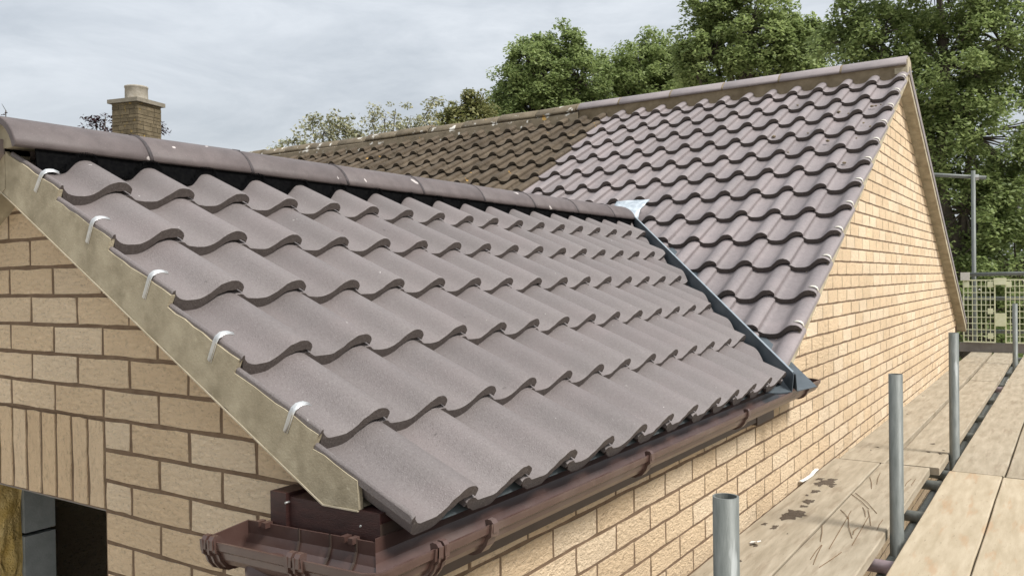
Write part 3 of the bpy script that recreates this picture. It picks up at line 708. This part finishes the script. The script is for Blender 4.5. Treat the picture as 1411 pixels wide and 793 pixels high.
sd_st = lambda y: (lambda d, z: (XFA + d, y, ZRIM + z))
def co_st(t):                               # rounded mitre: the outside corner is eased
    def f(d, z):
        ea = .45 * max(0, d - .03) 
        p0 = Vector((XFA + d - ea, YFA - d)); p1 = Vector((XFA + d, YFA - d + ea)); mid = Vector((XFA + d - ea * .28, YFA - d + ea * .28))
        q = p0 * (1 - t) ** 2 + (mid * 2 - (p0 + p1) * .5) * 2 * t * (1 - t) + p1 * t * t
        return (q.x, q.y, ZRIM + z - .006 * (1 - t))
    return f
gut = sweep('gutter', gut_profile(), [ft_st(XL)] + [co_st(i / 5) for i in range(6)] + [sd_st(YEND)], 'brown_pvc', EXT)
for i, e in enumerate(gut.data.polygons): pass
OUT = [(-.0008 if d < .03 else d + .0035, z - .0035 if z < -.01 else z + .0035) for d, z in GP] 
def shell(name, st, a, b, grow=.0045):
    pr = []
    for d, z in GP[1:-1]:
        pr.append((d + (grow if d > .05 else -0.0 if d < .002 else grow * .2), z - (grow if z < -.012 else -grow * .6)))
    pr += [(d - (.001 if d > .05 else 0), z + .0003) for d, z in GP[1:-1]][::-1]
    return sweep(name, pr, [st(a), st(b)], 'brown_pvc', gut)
def tab(st, a, wd=.02, parent=None):        # clip lug on the front lip
    c = st(a); V, Fc = [], []
    prof = [(.100, -.012), (.098, .001), (.104, .004), (.113, .003), (.1185, -.004), (.1185, -.022), (.1125, -.022)]
    return sweep('clip_lug', prof, [st(a - wd / 2), st(a + wd / 2)], 'brown_pvc', gut)
def rim_y(u, v): return at(u, v, 0, XFA + GWD).y
for u_, v_, kind in ((613, 753, 'union'), (680, 717, 'b'), (897, 618, 'b'), (1031, 560, 'b'), (1115, 523, 'b')):
    y = rim_y(u_, v_)
    if kind == 'union':
        shell('gutter_union', sd_st, y - .03, y + .012); tab(sd_st, y - .018, .012); tab(sd_st, y, .012)
        shell('rib', sd_st, y - .024, y - .019, .0075); shell('rib', sd_st, y - .004, y + .001, .0075)
    else:
        shell('gutter_bracket', sd_st, y - .013, y + .013, .006); tab(sd_st, y, .016)
def front_x(u, v): return at(u, v, 1, YFA - GWD).x
for xx in (XL + .012, front_x(400, 764)):
    shell('gutter_union', ft_st, xx - .014, xx + .03); tab(ft_st, xx, .013); tab(ft_st, xx + .02, .013)
    shell('rib', ft_st, xx - .006, xx - .001, .008); shell('rib', ft_st, xx + .012, xx + .017, .008)
    for q in (0, .02):
        boxes('clip_lug', [(xx + q - .006 + .03, xx + q + .006 + .03, YFA - .016, YFA + .003, ZRIM + fall(xx) - .001, ZRIM + fall(xx) + .010)], 'brown_pvc', gut)
for xx in (XL + .15, XL + .235, XFA - .045):
    sweep('inner_rib', [(d - .001 if d > .05 else d + .001, z + .0008) for d, z in GI[1:]] + [(d - .003 if d > .05 else d + .003, z + .003) for d, z in GI[1:]][::-1], [ft_st(xx), ft_st(xx + .005)], 'fascia', gut)
# stop end at the wall side of the return, open far end
sweep('stop_end', [(d, z) for d, z in GP], [ft_st(XL - .004), ft_st(XL + .0005)], 'brown_pvc', gut)
sweep('stop_end', [(d, z) for d, z in GP], [sd_st(YEND - .0005), sd_st(YEND + .004)], 'brown_pvc', gut)
def sticker(c, a, b, n_):
    c = Vector(c); o = mk('sticker', [c - a - b, c + a - b, c + a + b, c - a + b], [(0, 1, 2, 3)], 'white', gut)
    c2 = c + n_ * .0008; a2, b2 = a * .62, b * .7
    mk('sticker_print', [c2 - a2 - b2, c2 + a2 - b2, c2 + a2 + b2, c2 - a2 + b2], [(0, 1, 2, 3)], 'sticker_blue', gut)
sticker((XL + .06, YFA - .088, ZRIM - .048), Vector((.016, 0, 0)), Vector((0, -.008, .013)), Vector((0, .85, .5)))
sticker((XFA - .005, YFA - .083, ZRIM - .043), Vector((.010, .002, 0)), Vector((.006, -.013, .012)), Vector((-.2, .6, .7)))
yy = YEND - .06; sticker((XFA + .09, yy, ZRIM - .03), Vector((0, .02, 0)), Vector((.008, 0, .012)), Vector((-.85, 0, .5)))
# running outlet and downpipe below the return
oc = Vector((XL + .115, YFA - .056, ZRIM - .058))
tube('outlet', oc, oc - Vector((0, 0, .06)), .038, 'brown_pvc', gut, 20)
tube('downpipe', oc - Vector((0, 0, .05)), Vector((oc.x, oc.y, GZ + .05)), .034, 'brown_pvc', gut, 20)

# mortar crumbs lying in the pans of the house roof
def on_main(u_, v_, off=-.045):
    kk = ray(u_, v_); p0 = Vector((0, YV, ZV)) + nM * off; return CAM + kk * ((p0 - CAM).dot(nM) / kk.dot(nM))
V, Fc = [], []; r = random.Random(12)
for cx_, cy_ in ((685, 402), (718, 395), (248, 578), (375, 628), (447, 440), (510, 452), (605, 512), (480, 770), (180, 398), (660, 405), (30, 600), (650, 535), (120, 700), (560, 610)):
    p = on_main(1060 + cx_ / 4.664, 60 + cy_ / 4.664); k_ = r.uniform(.006, .014); o_ = len(V); bm = bmesh.new(); bmesh.ops.create_icosphere(bm, subdivisions=1, radius=k_)
    for v in bm.verts: V.append(p + nM * .002 + Vector((v.co.x * r.uniform(.7, 1.4), v.co.y * r.uniform(.7, 1.3), v.co.z * r.uniform(.5, .9))))
    bm.verts.index_update(); Fc += [tuple(o_ + v.index for v in f.verts) for f in bm.faces]; bm.free()
o = mk('mortar_crumbs', V, Fc, 'mortar_bed'); o['kind'] = 'stuff'; tag(o, 'dark mortar crumbs scattered in the pans of the new house tiles', 'crumbs')

# ------------------------------------------------------------------ scaffold
ZB = -.594
SC = thing('scaffold', (.45, 4, GZ), 'galvanised tube scaffold standing along the buff brick side wall', 'scaffold')
def pole(x, y, top, z0=GZ): return tube('upright', (x, y, z0), (x, y, top), .0252, 'tube', SC, 20, hollow=.004)
p = at(1000, 683, 0, .402); pole(.402, p.y, p.z)
p = at(1234, 515, 0, .408); pole(.408, p.y, p.z)
p = at(1314, 458, 0, .441); pole(.441, p.y, p.z)
pole(.497, 9.15, at(1409, 418, 1, 9.15).z)
pole(1.30, .2, ZB + .12); pole(1.30, 5.0, ZB + .12)
ZT = ZB - .038 - .0245
tys = [CAM.y + (t - CAM.y) * 1.03 for t in (.55, 1.2, 1.83, 2.55, 3.16, 3.42, 4.6, 5.35, 6.3, 7.1, 7.32, 8.4, 9.5, 10.1)]
for i, y in enumerate(tys): tube('transom', (-.06, y, ZT), (1.36, y, ZT), .0242, 'rusty' if i in (2, 9) else 'tube', SC)
for x in (.424 - .05, 1.24): tube('ledger', (x, -2.4, ZT - .05), (x + .06, 10.8, ZT - .05), .0242, 'tube', SC)
for y in (-1.6, -.3): tube('transom', (-.06, y, ZT), (1.36, y, ZT), .0242, 'tube', SC)
def coupler(c):
    boxes('coupler', [(c[0] - .035, c[0] + .035, c[1] - .035, c[1] + .035, c[2] - .03, c[2] + .03)], 'coupler', SC)
# end guard rails and tall pole
YG = 10.65
tp = at(1341, 235, 1, YG); pole(tp.x, YG, tp.z)
a = at(1290, 238, 1, YG + .06); b = at(1359, 245, 1, YG + .06)
tube('top_rail', (a.x - .6, YG + .05, a.z + .06), (b.x, YG + .05, b.z), .0242, 'tube', SC, hollow=.004)
V, Fc = tube_vf((tp.x - .005, YG + .025, tp.z - .085), (tp.x + .06, YG + .03, tp.z - .085), .036, 8); mk('coupler', V, Fc, 'coupler', SC)
rl = at(1330, 378, 1, YG); tube('guard_rail', (rl.x - .02, YG - .05, rl.z), (1.35, YG - .05, rl.z + .01), .0242, 'tube', SC)
mr_ = at(1340, 411, 1, YG); tube('guard_rail', (mr_.x - .1, YG + .05, mr_.z), (1.35, YG + .05, mr_.z), .0242, 'tube', SC)
mr_ = at(1340, 456, 1, YG); tube('guard_rail', (mr_.x - .1, YG + .05, mr_.z), (1.35, YG + .05, mr_.z), .0242, 'tube', SC)
pole(1.28, YG, .6)
tb = tag(boxes('toe_board', [(-.17, 1.35, YG - .06, YG - .022, ZB, ZB + .115)], 'toe', None), 'dark upright toe board under the mesh guards at scaffold end', 'board')

# boards: (x at near end, x at far end, y0, y1, warm, label)
BL = [(-.0655, -.0655, -2.2, 3.262, 0, 'scaffold board along the brick wall with dark dirt patches and white scraps'),
      (-.045, -.018, 3.272, 7.165, 0, 'scaffold board along the brick wall beyond the dirt-stained board'),
      (-.025, -.012, 7.18, 10.5, 0, 'scaffold board along the brick wall ending at the mesh guards'),
      (.1665, .1645, -2.2, 3.262, 0, 'scaffold board scattered with thin brown stalks, second from the brick wall'),
      (.205, .228, 3.282, 7.16, 0, 'scaffold board beyond the stalk-strewn board, second from the brick wall'),
      (.230, .232, 7.175, 10.55, 0, 'second scaffold board from the wall, ending at the mesh guards'),
      (.452, .474, -2.2, 3.24, 1, 'warm clean scaffold board next to the gap with tubes, beside the stalk-strewn board'),
      (.482, .545, 3.25, 10.5, 0, 'long scaffold board across the gap, running to the mesh guards'),
      (.682, .703, -2.2, 3.22, 1, 'orange-toned scaffold board, outer side of the clean warm board'),
      (.713, .775, 3.23, 10.5, 0, 'outer scaffold board running on beyond the orange-toned board'),
      (.912, .932, -2.2, 3.2, 1, 'outermost scaffold board beside the orange-toned board')]
for x0, x1, y0, y1, warm, lab in BL:
    wd = .2235 * 1.03; V, Fc = [], []
    x0, x1, y0, y1 = CAM.x + (x0 - CAM.x) * 1.03, CAM.x + (x1 - CAM.x) * 1.03, CAM.y + (y0 - CAM.y) * 1.03, min(CAM.y + (y1 - CAM.y) * 1.03, 10.57)
    r = random.Random(int(y0 * 100 + x0 * 1000)); ns = 24
    for i in range(ns + 1):
        f = i / ns; x = x0 + (x1 - x0) * f; y = y0 + (y1 - y0) * f; e0, e1 = r.uniform(-.0012, .0012), r.uniform(-.0012, .0012)
        dz = r.uniform(-.0006, .0006)
        V += [(x + e0, y, ZB - .038), (x + e0, y, ZB - .004 + dz), (x + e0 + .004, y, ZB + dz), (x + wd + e1 - .004, y, ZB + dz), (x + wd + e1, y, ZB - .004 + dz), (x + wd + e1, y, ZB - .038)]
    for i in range(ns):
        for q in range(6): Fc.append((i * 6 + q, i * 6 + (q + 1) % 6, i * 6 + 6 + (q + 1) % 6, i * 6 + 6 + q))
    Fc += [tuple(range(6)), tuple(range(ns * 6 + 5, ns * 6 - 1, -1))]
    me = mesh('scaffold_board', V, Fc); bm = bmesh.new(); bm.from_mesh(me); bmesh.ops.recalc_face_normals(bm, faces=bm.faces); bm.to_mesh(me); bm.free()
    tag(link('scaffold_board', me, 'board_warm' if warm else 'board'), lab, 'board', 'scaffold boards')

# dirt patches, scraps and stalks on the boards
def blob(cx, cy, sx, sy, r, z):
    n = 18; ph = [r.uniform(0, 6.28) for _ in range(4)]; V = [(cx, cy, z + .0022)]
    for i in range(n):
        t = 2 * math.pi * i / n; q = 1 + .3 * math.sin(3 * t + ph[0]) + .22 * math.sin(5 * t + ph[1]) + .15 * math.sin(8 * t + ph[2]) + r.uniform(-.1, .1)
        V.append((cx + sx * q * math.cos(t), cy + sy * q * math.sin(t), z))
    return V, [(0, i + 1, (i + 1) % n + 1) for i in range(n)]
r = random.Random(4); V, Fc = [], []
for u_, v_, px in ((1138, 664, 13), (1121, 677, 6), (1114, 690, 8), (1094, 710, 12), (1128, 660, 5), (1146, 670, 5), (1068, 725, 6), (1106, 697, 5), (1150, 667, 3), (1112, 682, 3), (1052, 722, 4), (1040, 752, 3), (1036, 750, 3), (1020, 772, 3), (1075, 690, 2), (1085, 735, 2),
                   (1210, 616, 3), (1200, 620, 2), (1230, 585, 2), (1286, 611, 3), (1296, 625, 4), (1279, 622, 3), (1300, 620, 2), (1250, 570, 2), (1272, 545, 2)):
    p = at(u_, v_, 2, ZB); k = px * (p - CAM).length / 1145
    for q in range(1 + px // 3):
        v2, f2 = blob(p.x + r.uniform(-.6, .6) * k * (q > 0), p.y + r.uniform(-1, 1) * k * 1.3 * (q > 0), k * r.uniform(.35, .8), k * r.uniform(.6, 1.2), r, ZB + .0012)
        Fc += [tuple(i + len(V) for i in f) for f in f2]; V += v2
o = mk('dirt', V, Fc, 'dirt'); o['kind'] = 'stuff'; tag(o, 'dark mortar dirt dropped on the boards beside the brick wall', 'dirt')
def cc(x, y): return 1100 + x / 4.109, 600 + y / 4.109
for a, b in (((240, 420), (285, 475)), ((300, 425), (175, 640)), ((285, 460), (305, 580)), ((400, 455), (305, 620)), ((300, 330), (400, 415)), ((325, 325), (445, 440)), ((135, 510), (125, 600)), ((135, 620), (85, 730)), ((130, 620), (70, 700)), ((245, 660), (120, 745)), ((365, 405), (380, 460)), ((395, 420), (410, 510)), ((405, 235), (415, 300)), ((465, 210), (445, 275)), ((665, 245), (640, 280)), ((480, 475), (445, 535)), ((640, 245), (605, 285)), ((340, 520), (310, 560))):
    p, q = at(*cc(*a), 2, ZB), at(*cc(*b), 2, ZB); mid = (p + q) / 2 + Vector((r.uniform(-.006, .006), r.uniform(-.006, .006), .002))
    V, Fc = [], []
    for s, e in ((p, mid), (mid, q)):
        v2, f2 = tube_vf(s + Vector((0, 0, .0018)), e + Vector((0, 0, .0018)), .0012, 5, off=len(V)); V += v2; Fc += f2
    tag(mk('dry_stalk', V, Fc, 'twig'), 'thin brown dry stalk lying on the scaffold board', 'stalk', 'dry stalks on the board')
def scrap(pts, wd, label):
    P = [at(u_, v_, 2, ZB) for u_, v_ in pts]; V, Fc = [], []
    for i, p in enumerate(P):
        d = (P[min(i + 1, len(P) - 1)] - P[max(i - 1, 0)]).normalized(); s = Vector((-d.y, d.x, 0)) * wd
        lift = .002 + .012 * (i / (len(P) - 1)) ** 2
        V += [p + s + Vector((0, 0, lift + .004)), p - s + Vector((0, 0, lift + .004)), p - s + Vector((0, 0, lift)), p + s + Vector((0, 0, lift))]
    for i in range(len(P) - 1):
        for q in range(4): Fc.append((i * 4 + q, i * 4 + (q + 1) % 4, i * 4 + 4 + (q + 1) % 4, i * 4 + 4 + q))
    Fc += [(0, 1, 2, 3), tuple(range(len(P) * 4 - 1, len(P) * 4 - 5, -1))]
    tag(mk('plastic_scrap', V, Fc, 'white'), label, 'scrap')
scrap([(1103, 664), (1110, 661), (1118, 656), (1122, 652), (1126, 650)], .008, 'bent white plastic strip lying against the brick wall on the board')
scrap([(1034, 748), (1040, 749), (1046, 751)], .010, 'small torn white plastic scrap among dirt crumbs on the board')

# mesh guards at the scaffold end
def guard(x0, x1, label):
    g_ = thing('mesh_guard', ((x0 + x1) / 2, YG - .08, ZB + .1), label, 'mesh guard', 'mesh guards at scaffold end')
    z0 = at(1328, 470, 1, YG - .08).z; z1 = at(1328, 386, 1, YG - .08).z; nx, nz = 7, 10; y = YG - .085
    def wires(name, Lb): return boxes(name, Lb, 'guard', g_)
    for i in range(nx + 1):
        x = x0 + (x1 - x0) * i / nx; wd = .0075 if i in (0, nx) else .0045
        wires('vertical_wire', [(x - wd, x + wd, y - .004, y + .004, z0, z1)])
    for j in range(nz + 1):
        z = z0 + (z1 - z0) * j / nz; wd = .0075 if j in (0, nz) else .0045
        wires('horizontal_wire', [(x0 - .006, x1 + .006, y - .0085, y - .001, z - wd, z + wd)])
    for fx, fz in ((.86, .1), (.86, .5), (.86, .93), (.1, .93)):
        xx = x0 + (x1 - x0) * fx; zz = z0 + (z1 - z0) * fz; wires('plate', [(xx - .03, xx + .03, y - .012, y - .0045, zz - .035, zz + .035)])
    return g_, z0, z1
g1 = at(1328, 430, 1, YG - .08).x; g2 = at(1371, 430, 1, YG - .08).x; g3 = at(1386, 430, 1, YG - .08).x
ga, z0, z1 = guard(g1, g2, 'cream wire mesh guard next to the rear corner of the brick wall')
guard(g3, g3 + (g2 - g1), 'cream wire mesh guard outward of the one at the brick corner')
boxes('guard_hook', [(g2 - .01, g3 + .01, YG - .105, YG - .09, z1 - .06, z1 + .025)], 'guard', ga)
boxes('guard_hook', [(g2 + .0, g3, YG - .105, YG - .09, z0 + .2, z0 + .36)], 'guard', ga)
boxes('guard_hook', [(g1 - .03, g1 + .07, YG - .12, YG - .10, z1 + .0, z1 + .10)], 'clip_white', ga)

# ------------------------------------------------------------------ neighbour's house with the stone chimney
DC = 15.0
cl_, cr_, ce_ = far(147, 180, DC), far(216, 188, DC), far(172, 180, DC)
e1 = Vector((-1, .35, 0)).normalized()
NB = thing('neighbour_house', (ce_.x, ce_.y, GZ), 'pale bungalow with a brown stone chimney beyond the extension ridge', 'house')
ang = R(8); cdx, cdy = .40, .62
cz0 = far(172, 195, DC).z - .9; cz1 = far(172, 142, DC).z
ctr = (far(147, 180, DC) + far(216, 188, DC)) / 2 + Vector((-.15, .2, 0))
cw = .58
Rz = Matrix.Rotation(R(14), 3, 'Z')
def rb_box(name, x0, x1, y0, y1, z0, z1, mat, parent):
    v, f = box_vf(x0, x1, y0, y1, z0, z1); return mk(name, [Rz @ Vector(p) + Vector((ctr.x, ctr.y, 0)) for p in v], f, mat, parent)
hw = cw / 2
st = rb_box('chimney_stack', -hw + .01, hw - .01, -hw + .01, hw - .01, cz0, cz1, 'stone_joint', NB)
r = random.Random(9); items = []
z = cz0
while z < cz1 - .03:
    h_ = min(r.uniform(.055, .10), cz1 - z)
    for face in range(4):
        rotf = Matrix.Rotation(face * math.pi / 2, 3, 'Z'); x = -hw
        while x < hw - .02:
            l_ = min(r.uniform(.12, .26), hw - x); q = r.uniform(0, .008)
            v, f = box_vf(x + .004, x + l_ - .004, -hw - q, -hw + .03, z + .004, z + h_ - .004)
            vv = [Rz @ (rotf @ Vector(p)) + Vector((ctr.x, ctr.y, 0)) for p in v]
            items.append((mesh('stone', vv, f), Matrix.Identity(4))); x += l_
    z += h_
for me, mw in items[-230:]: link('stone', me, 'stone', st)
rb_box('chimney_cap', -hw - .055, hw + .055, -hw - .055, hw + .055, cz1, cz1 + .07, 'cap', NB)
pt = far(181, 125, DC); n = 20; pr = [(.205, 0), (.198, .06), (.195, .24), (.205, .25), (.205, .275), (.165, .277), (.16, .1)]
V = [(ctr.x + .0 + rr * math.cos(2 * math.pi * i / n), ctr.y + rr * math.sin(2 * math.pi * i / n), cz1 + .068 + zz) for rr, zz in pr for i in range(n)]
Fc = [(s * n + i, s * n + (i + 1) % n, (s + 1) * n + (i + 1) % n, (s + 1) * n + i) for s in range(len(pr) - 1) for i in range(n)] + [tuple(range(6 * n, 7 * n))]
mk('chimney_pot', V, Fc, 'pot', NB, True)
zr_ = cz0 + .35
hb = [(-4, 5.5, -3.2, 3.2)]
def nbv(x, y, z): q = Rz @ Vector((x, y, 0)); return (ctr.x + q.x, ctr.y + q.y, z)
mk('wall', [nbv(x, y, z) for z in (GZ, .3) for x, y in ((-4, -3), (5, -3), (5, 3), (-4, 3))] + [nbv(-4, 0, zr_ - .1), nbv(5, 0, zr_ - .1)],
   [(0, 1, 5, 4), (2, 3, 7, 6), (1, 2, 6, 9, 5), (3, 0, 4, 8, 7)], 'render', NB)
mk('roof', [nbv(-4.2, -3.3, .15), nbv(5.2, -3.3, .15), nbv(5.2, 0, zr_), nbv(-4.2, 0, zr_), nbv(5.2, 3.3, .15), nbv(-4.2, 3.3, .15)], [(0, 1, 2, 3), (3, 2, 4, 5)], 'old_tile', NB).modifiers.new('s', 'SOLIDIFY').thickness = .1

# ------------------------------------------------------------------ trees
def build_tree(name, label, cat, base, lobes, leaf, leafmat, trunk_r, n_clump, per, seed, group=None, spread=.42, shell=.55, trunk_top=None, droop=.2, twig=True):
    """lobes = (centre, radii) ellipsoids; clumps of leaves gather towards their outside, limbs reach each clump."""
    g_ = np.random.default_rng(seed); base = Vector(base)
    t_ = thing(name, base, label, cat, group)
    vol = np.array([r_[0] * r_[1] * r_[2] for c, r_ in lobes]) ** (2 / 3); vol /= vol.sum()
    cs = []
    for c, r_ in lobes: pass
    which = g_.choice(len(lobes), n_clump, p=vol)
    d = g_.normal(size=(n_clump, 3)); d /= np.linalg.norm(d, axis=1)[:, None]
    rad = shell + (1.05 - shell) * g_.random(n_clump) ** .7
    C_ = np.array([lobes[i][0] for i in which], float); RR = np.array([lobes[i][1] for i in which], float)
    cen = C_ + d * RR * rad[:, None]
    size = spread * g_.uniform(.6, 1.35, n_clump)
    n = n_clump * per
    idx = np.repeat(np.arange(n_clump), per)
    off = g_.normal(size=(n, 3)); off /= np.linalg.norm(off, axis=1)[:, None]; off *= (g_.random(n) ** .45)[:, None]
    off[:, 2] *= .7
    P = cen[idx] + off * size[idx][:, None]; P[:, 2] -= droop * (off[:, 0] ** 2 + off[:, 1] ** 2) * size[idx]
    # leaf frame
    nrm = g_.normal(size=(n, 3)); nrm[:, 2] = np.abs(nrm[:, 2]) + .9; nrm += off * .6; nrm /= np.linalg.norm(nrm, axis=1)[:, None]
    ax = g_.normal(size=(n, 3)); ax[:, 2] -= .5; ax -= nrm * (ax * nrm).sum(1)[:, None]; ax /= np.linalg.norm(ax, axis=1)[:, None]
    bx_ = np.cross(nrm, ax); s = leaf * g_.uniform(.6, 1.25, n)[:, None]
    V = np.empty((n, 4, 3)); V[:, 0] = P - ax * s * .5; V[:, 1] = P + bx_ * s * .26 - nrm * s * .06; V[:, 2] = P + ax * s * .5; V[:, 3] = P - bx_ * s * .26 - nrm * s * .06
    me = bpy.data.meshes.new('crown'); me.vertices.add(4 * n); me.vertices.foreach_set('co', V.reshape(-1)); me.loops.add(4 * n); me.loops.foreach_set('vertex_index', np.arange(4 * n, dtype=np.int32))
    me.polygons.add(n); me.polygons.foreach_set('loop_start', np.arange(0, 4 * n, 4, dtype=np.int32)); me.polygons.foreach_set('loop_total', np.full(n, 4, dtype=np.int32)); me.update(calc_edges=True)
    link('crown', me, leafmat, t_)
    # trunk and limbs
    V, Fc = [], []
    top = Vector(trunk_top) if trunk_top else Vector(lobes[0][0])
    segs = 7; pts = [base.lerp(top, i / segs) + (Vector((g_.uniform(-1, 1), g_.uniform(-1, 1), 0)) * .1 * trunk_r * 8 if 0 < i < segs else Vector()) for i in range(segs + 1)]
    def add(p, q, r1, r2, n_=7):
        v, f = tube_vf(p, q, r1, n_, r2, off=len(V)); V.extend(v); Fc.extend(f)
    for i in range(segs): add(pts[i], pts[i + 1], trunk_r * (1 - .75 * i / segs), trunk_r * (1 - .75 * (i + 1) / segs), 9)
    hubs = []
    for c, r_ in lobes:
        c = Vector(c); st_ = min(pts[2:], key=lambda p_: (p_ - (c - Vector((0, 0, (c - base).length * .35)))).length)
        mid = st_.lerp(c, .5) + Vector((0, 0, .12 * (c - st_).length)); add(st_, mid, trunk_r * .4, trunk_r * .28); add(mid, c, trunk_r * .28, trunk_r * .16); hubs.append((c, mid))
    if twig:
        for i in range(0, n_clump, 2):
            c, mid = hubs[which[i]]; q = Vector(cen[i]); m2 = c.lerp(q, .5) + Vector((g_.uniform(-.1, .1), g_.uniform(-.1, .1), .05)); add(c, m2, trunk_r * .11, trunk_r * .07, 4); add(m2, q, trunk_r * .07, trunk_r * .03, 4)
    mk('trunk', V, Fc, 'bark', t_)
    return t_
def lobe(u_, v_, d, rpx, ry=None, rz=None):
    p = far(u_, v_, d); k = d / 1146.5; return ((p.x, p.y, p.z), (rpx * k, rpx * k * 1.1, (rz or rpx) * k))
def foot_of(u_, d):
    p = far(u_, 390, d); return (p.x, p.y, GZ)
GT = 'tall green trees behind the house'
D1 = 30
build_tree('leafy_tree', 'round-topped dark green tree standing behind the weathered half of the ridge', 'tree', foot_of(750, D1),
    [lobe(752, 105, D1, 55), lobe(715, 120, D1, 34), lobe(800, 110, D1, 42), lobe(770, 68, D1, 34, rz=34), lobe(705, 165, D1, 30), lobe(735, 160, D1, 50), lobe(800, 170, D1, 55), lobe(725, 75, D1, 24)],
    .155, 'leaf_dark', .30, 380, 140, 21, GT, spread=.40)
build_tree('leafy_tree', 'lower uneven green tree between the round-topped tree and the tall tree', 'tree', foot_of(895, D1 + 2),
    [lobe(890, 105, D1 + 2, 45), lobe(850, 95, D1 + 2, 30), lobe(920, 85, D1 + 2, 32), lobe(898, 60, D1 + 2, 20), lobe(868, 130, D1 + 2, 48), lobe(935, 130, D1 + 2, 45), lobe(945, 100, D1 + 2, 30), lobe(835, 130, D1 + 2, 32)],
    .155, 'leaf_mid', .30, 300, 135, 22, GT, spread=.40)
build_tree('leafy_tree', 'tall green tree with airy top rising behind the new half of the ridge', 'tree', foot_of(1030, 27),
    [lobe(1030, 40, 27, 60, rz=70), lobe(975, 10, 27, 30), lobe(1020, -50, 27, 55), lobe(985, 80, 27, 45), lobe(1075, 60, 27, 45), lobe(1090, 95, 27, 40), lobe(955, 95, 27, 25), lobe(1115, 60, 27, 30), lobe(940, 60, 27, 16)],
    .155, 'leaf_mid', .34, 380, 135, 23, GT, spread=.38)
build_tree('leafy_tree', 'large drooping green tree filling the air beyond the brick gable', 'tree', foot_of(1330, 20),
    [lobe(1300, 90, 20, 90), lobe(1210, 55, 20, 60), lobe(1380, 60, 20, 80), lobe(1290, -40, 20, 100), lobe(1170, 60, 20, 42), lobe(1160, 20, 20, 30), lobe(1340, 190, 20, 85), lobe(1280, 200, 20, 60), lobe(1400, 260, 20, 70), lobe(1330, 290, 20, 70), lobe(1300, 380, 20, 70), lobe(1400, 370, 20, 75), lobe(1350, 460, 20, 80), lobe(1240, 120, 20, 60)],
    .12, 'leaf_dark', .30, 860, 140, 24, GT, spread=.34, droop=.6)
build_tree('leafy_tree', 'shaded tree low behind the mesh guards at the scaffold end', 'tree', foot_of(1440, 26),
    [lobe(1450, 300, 26, 110), lobe(1380, 380, 26, 90), lobe(1480, 420, 26, 110), lobe(1330, 420, 26, 70)],
    .2, 'leaf_dark', .3, 260, 90, 25, GT, spread=.5)
GS = 'pale shrubs behind the weathered ridge'
D2 = 17
build_tree('pale_shrub', 'silvery pale-leaved shrub at the far end of the weathered ridge', 'shrub', foot_of(440, D2),
    [lobe(445, 185, D2, 36, rz=26), lobe(430, 168, D2, 16), lobe(470, 172, D2, 20), lobe(405, 195, D2, 18, rz=12), lobe(380, 205, D2, 12, rz=9), lobe(495, 192, D2, 22), lobe(440, 215, D2, 50, rz=20)],
    .085, 'leaf_pale', .05, 130, 26, 31, GS, spread=.17, shell=.2)
build_tree('pale_shrub', 'sparse shrub with upright shoots and pale leaves behind the weathered ridge', 'shrub', foot_of(540, D2),
    [lobe(530, 165, D2, 16, rz=26), lobe(512, 165, D2, 10, rz=30), lobe(545, 150, D2, 8, rz=22), lobe(565, 165, D2, 12, rz=25), lobe(588, 160, D2, 12, rz=26), lobe(598, 138, D2, 7, rz=16), lobe(548, 182, D2, 45, rz=16), lobe(590, 180, D2, 40, rz=18)],
    .08, 'leaf_pale', .05, 120, 17, 32, GS, spread=.16, shell=.15)
build_tree('olive_shrub', 'dense olive green shrub beside the round-topped dark tree', 'shrub', foot_of(640, D2 + 2),
    [lobe(640, 145, D2 + 2, 24), lobe(615, 160, D2 + 2, 24), lobe(660, 150, D2 + 2, 20), lobe(645, 175, D2 + 2, 45, rz=22)],
    .1, 'leaf_olive', .06, 150, 40, 33, GS, spread=.19, shell=.3)
D3 = 18.5
build_tree('purple_tree', 'small purple-leaved tree showing on both sides of the stone chimney', 'tree', foot_of(175, D3),
    [lobe(132, 170, D3, 17, rz=13), lobe(145, 160, D3, 10), lobe(222, 178, D3, 9, rz=13), lobe(175, 175, D3, 30), lobe(120, 182, D3, 9)],
    .095, 'leaf_purple', .05, 60, 16, 34, spread=.15, shell=.2)
build_tree('bare_twig_tree', 'thin nearly bare sapling tip at the near end of the extension ridge', 'tree', foot_of(5, 9),
    [lobe(8, 152, 9, 5, rz=9), lobe(4, 175, 9, 9)], .03, 'leaf_purple', .02, 6, 4, 35, spread=.05, shell=.1)
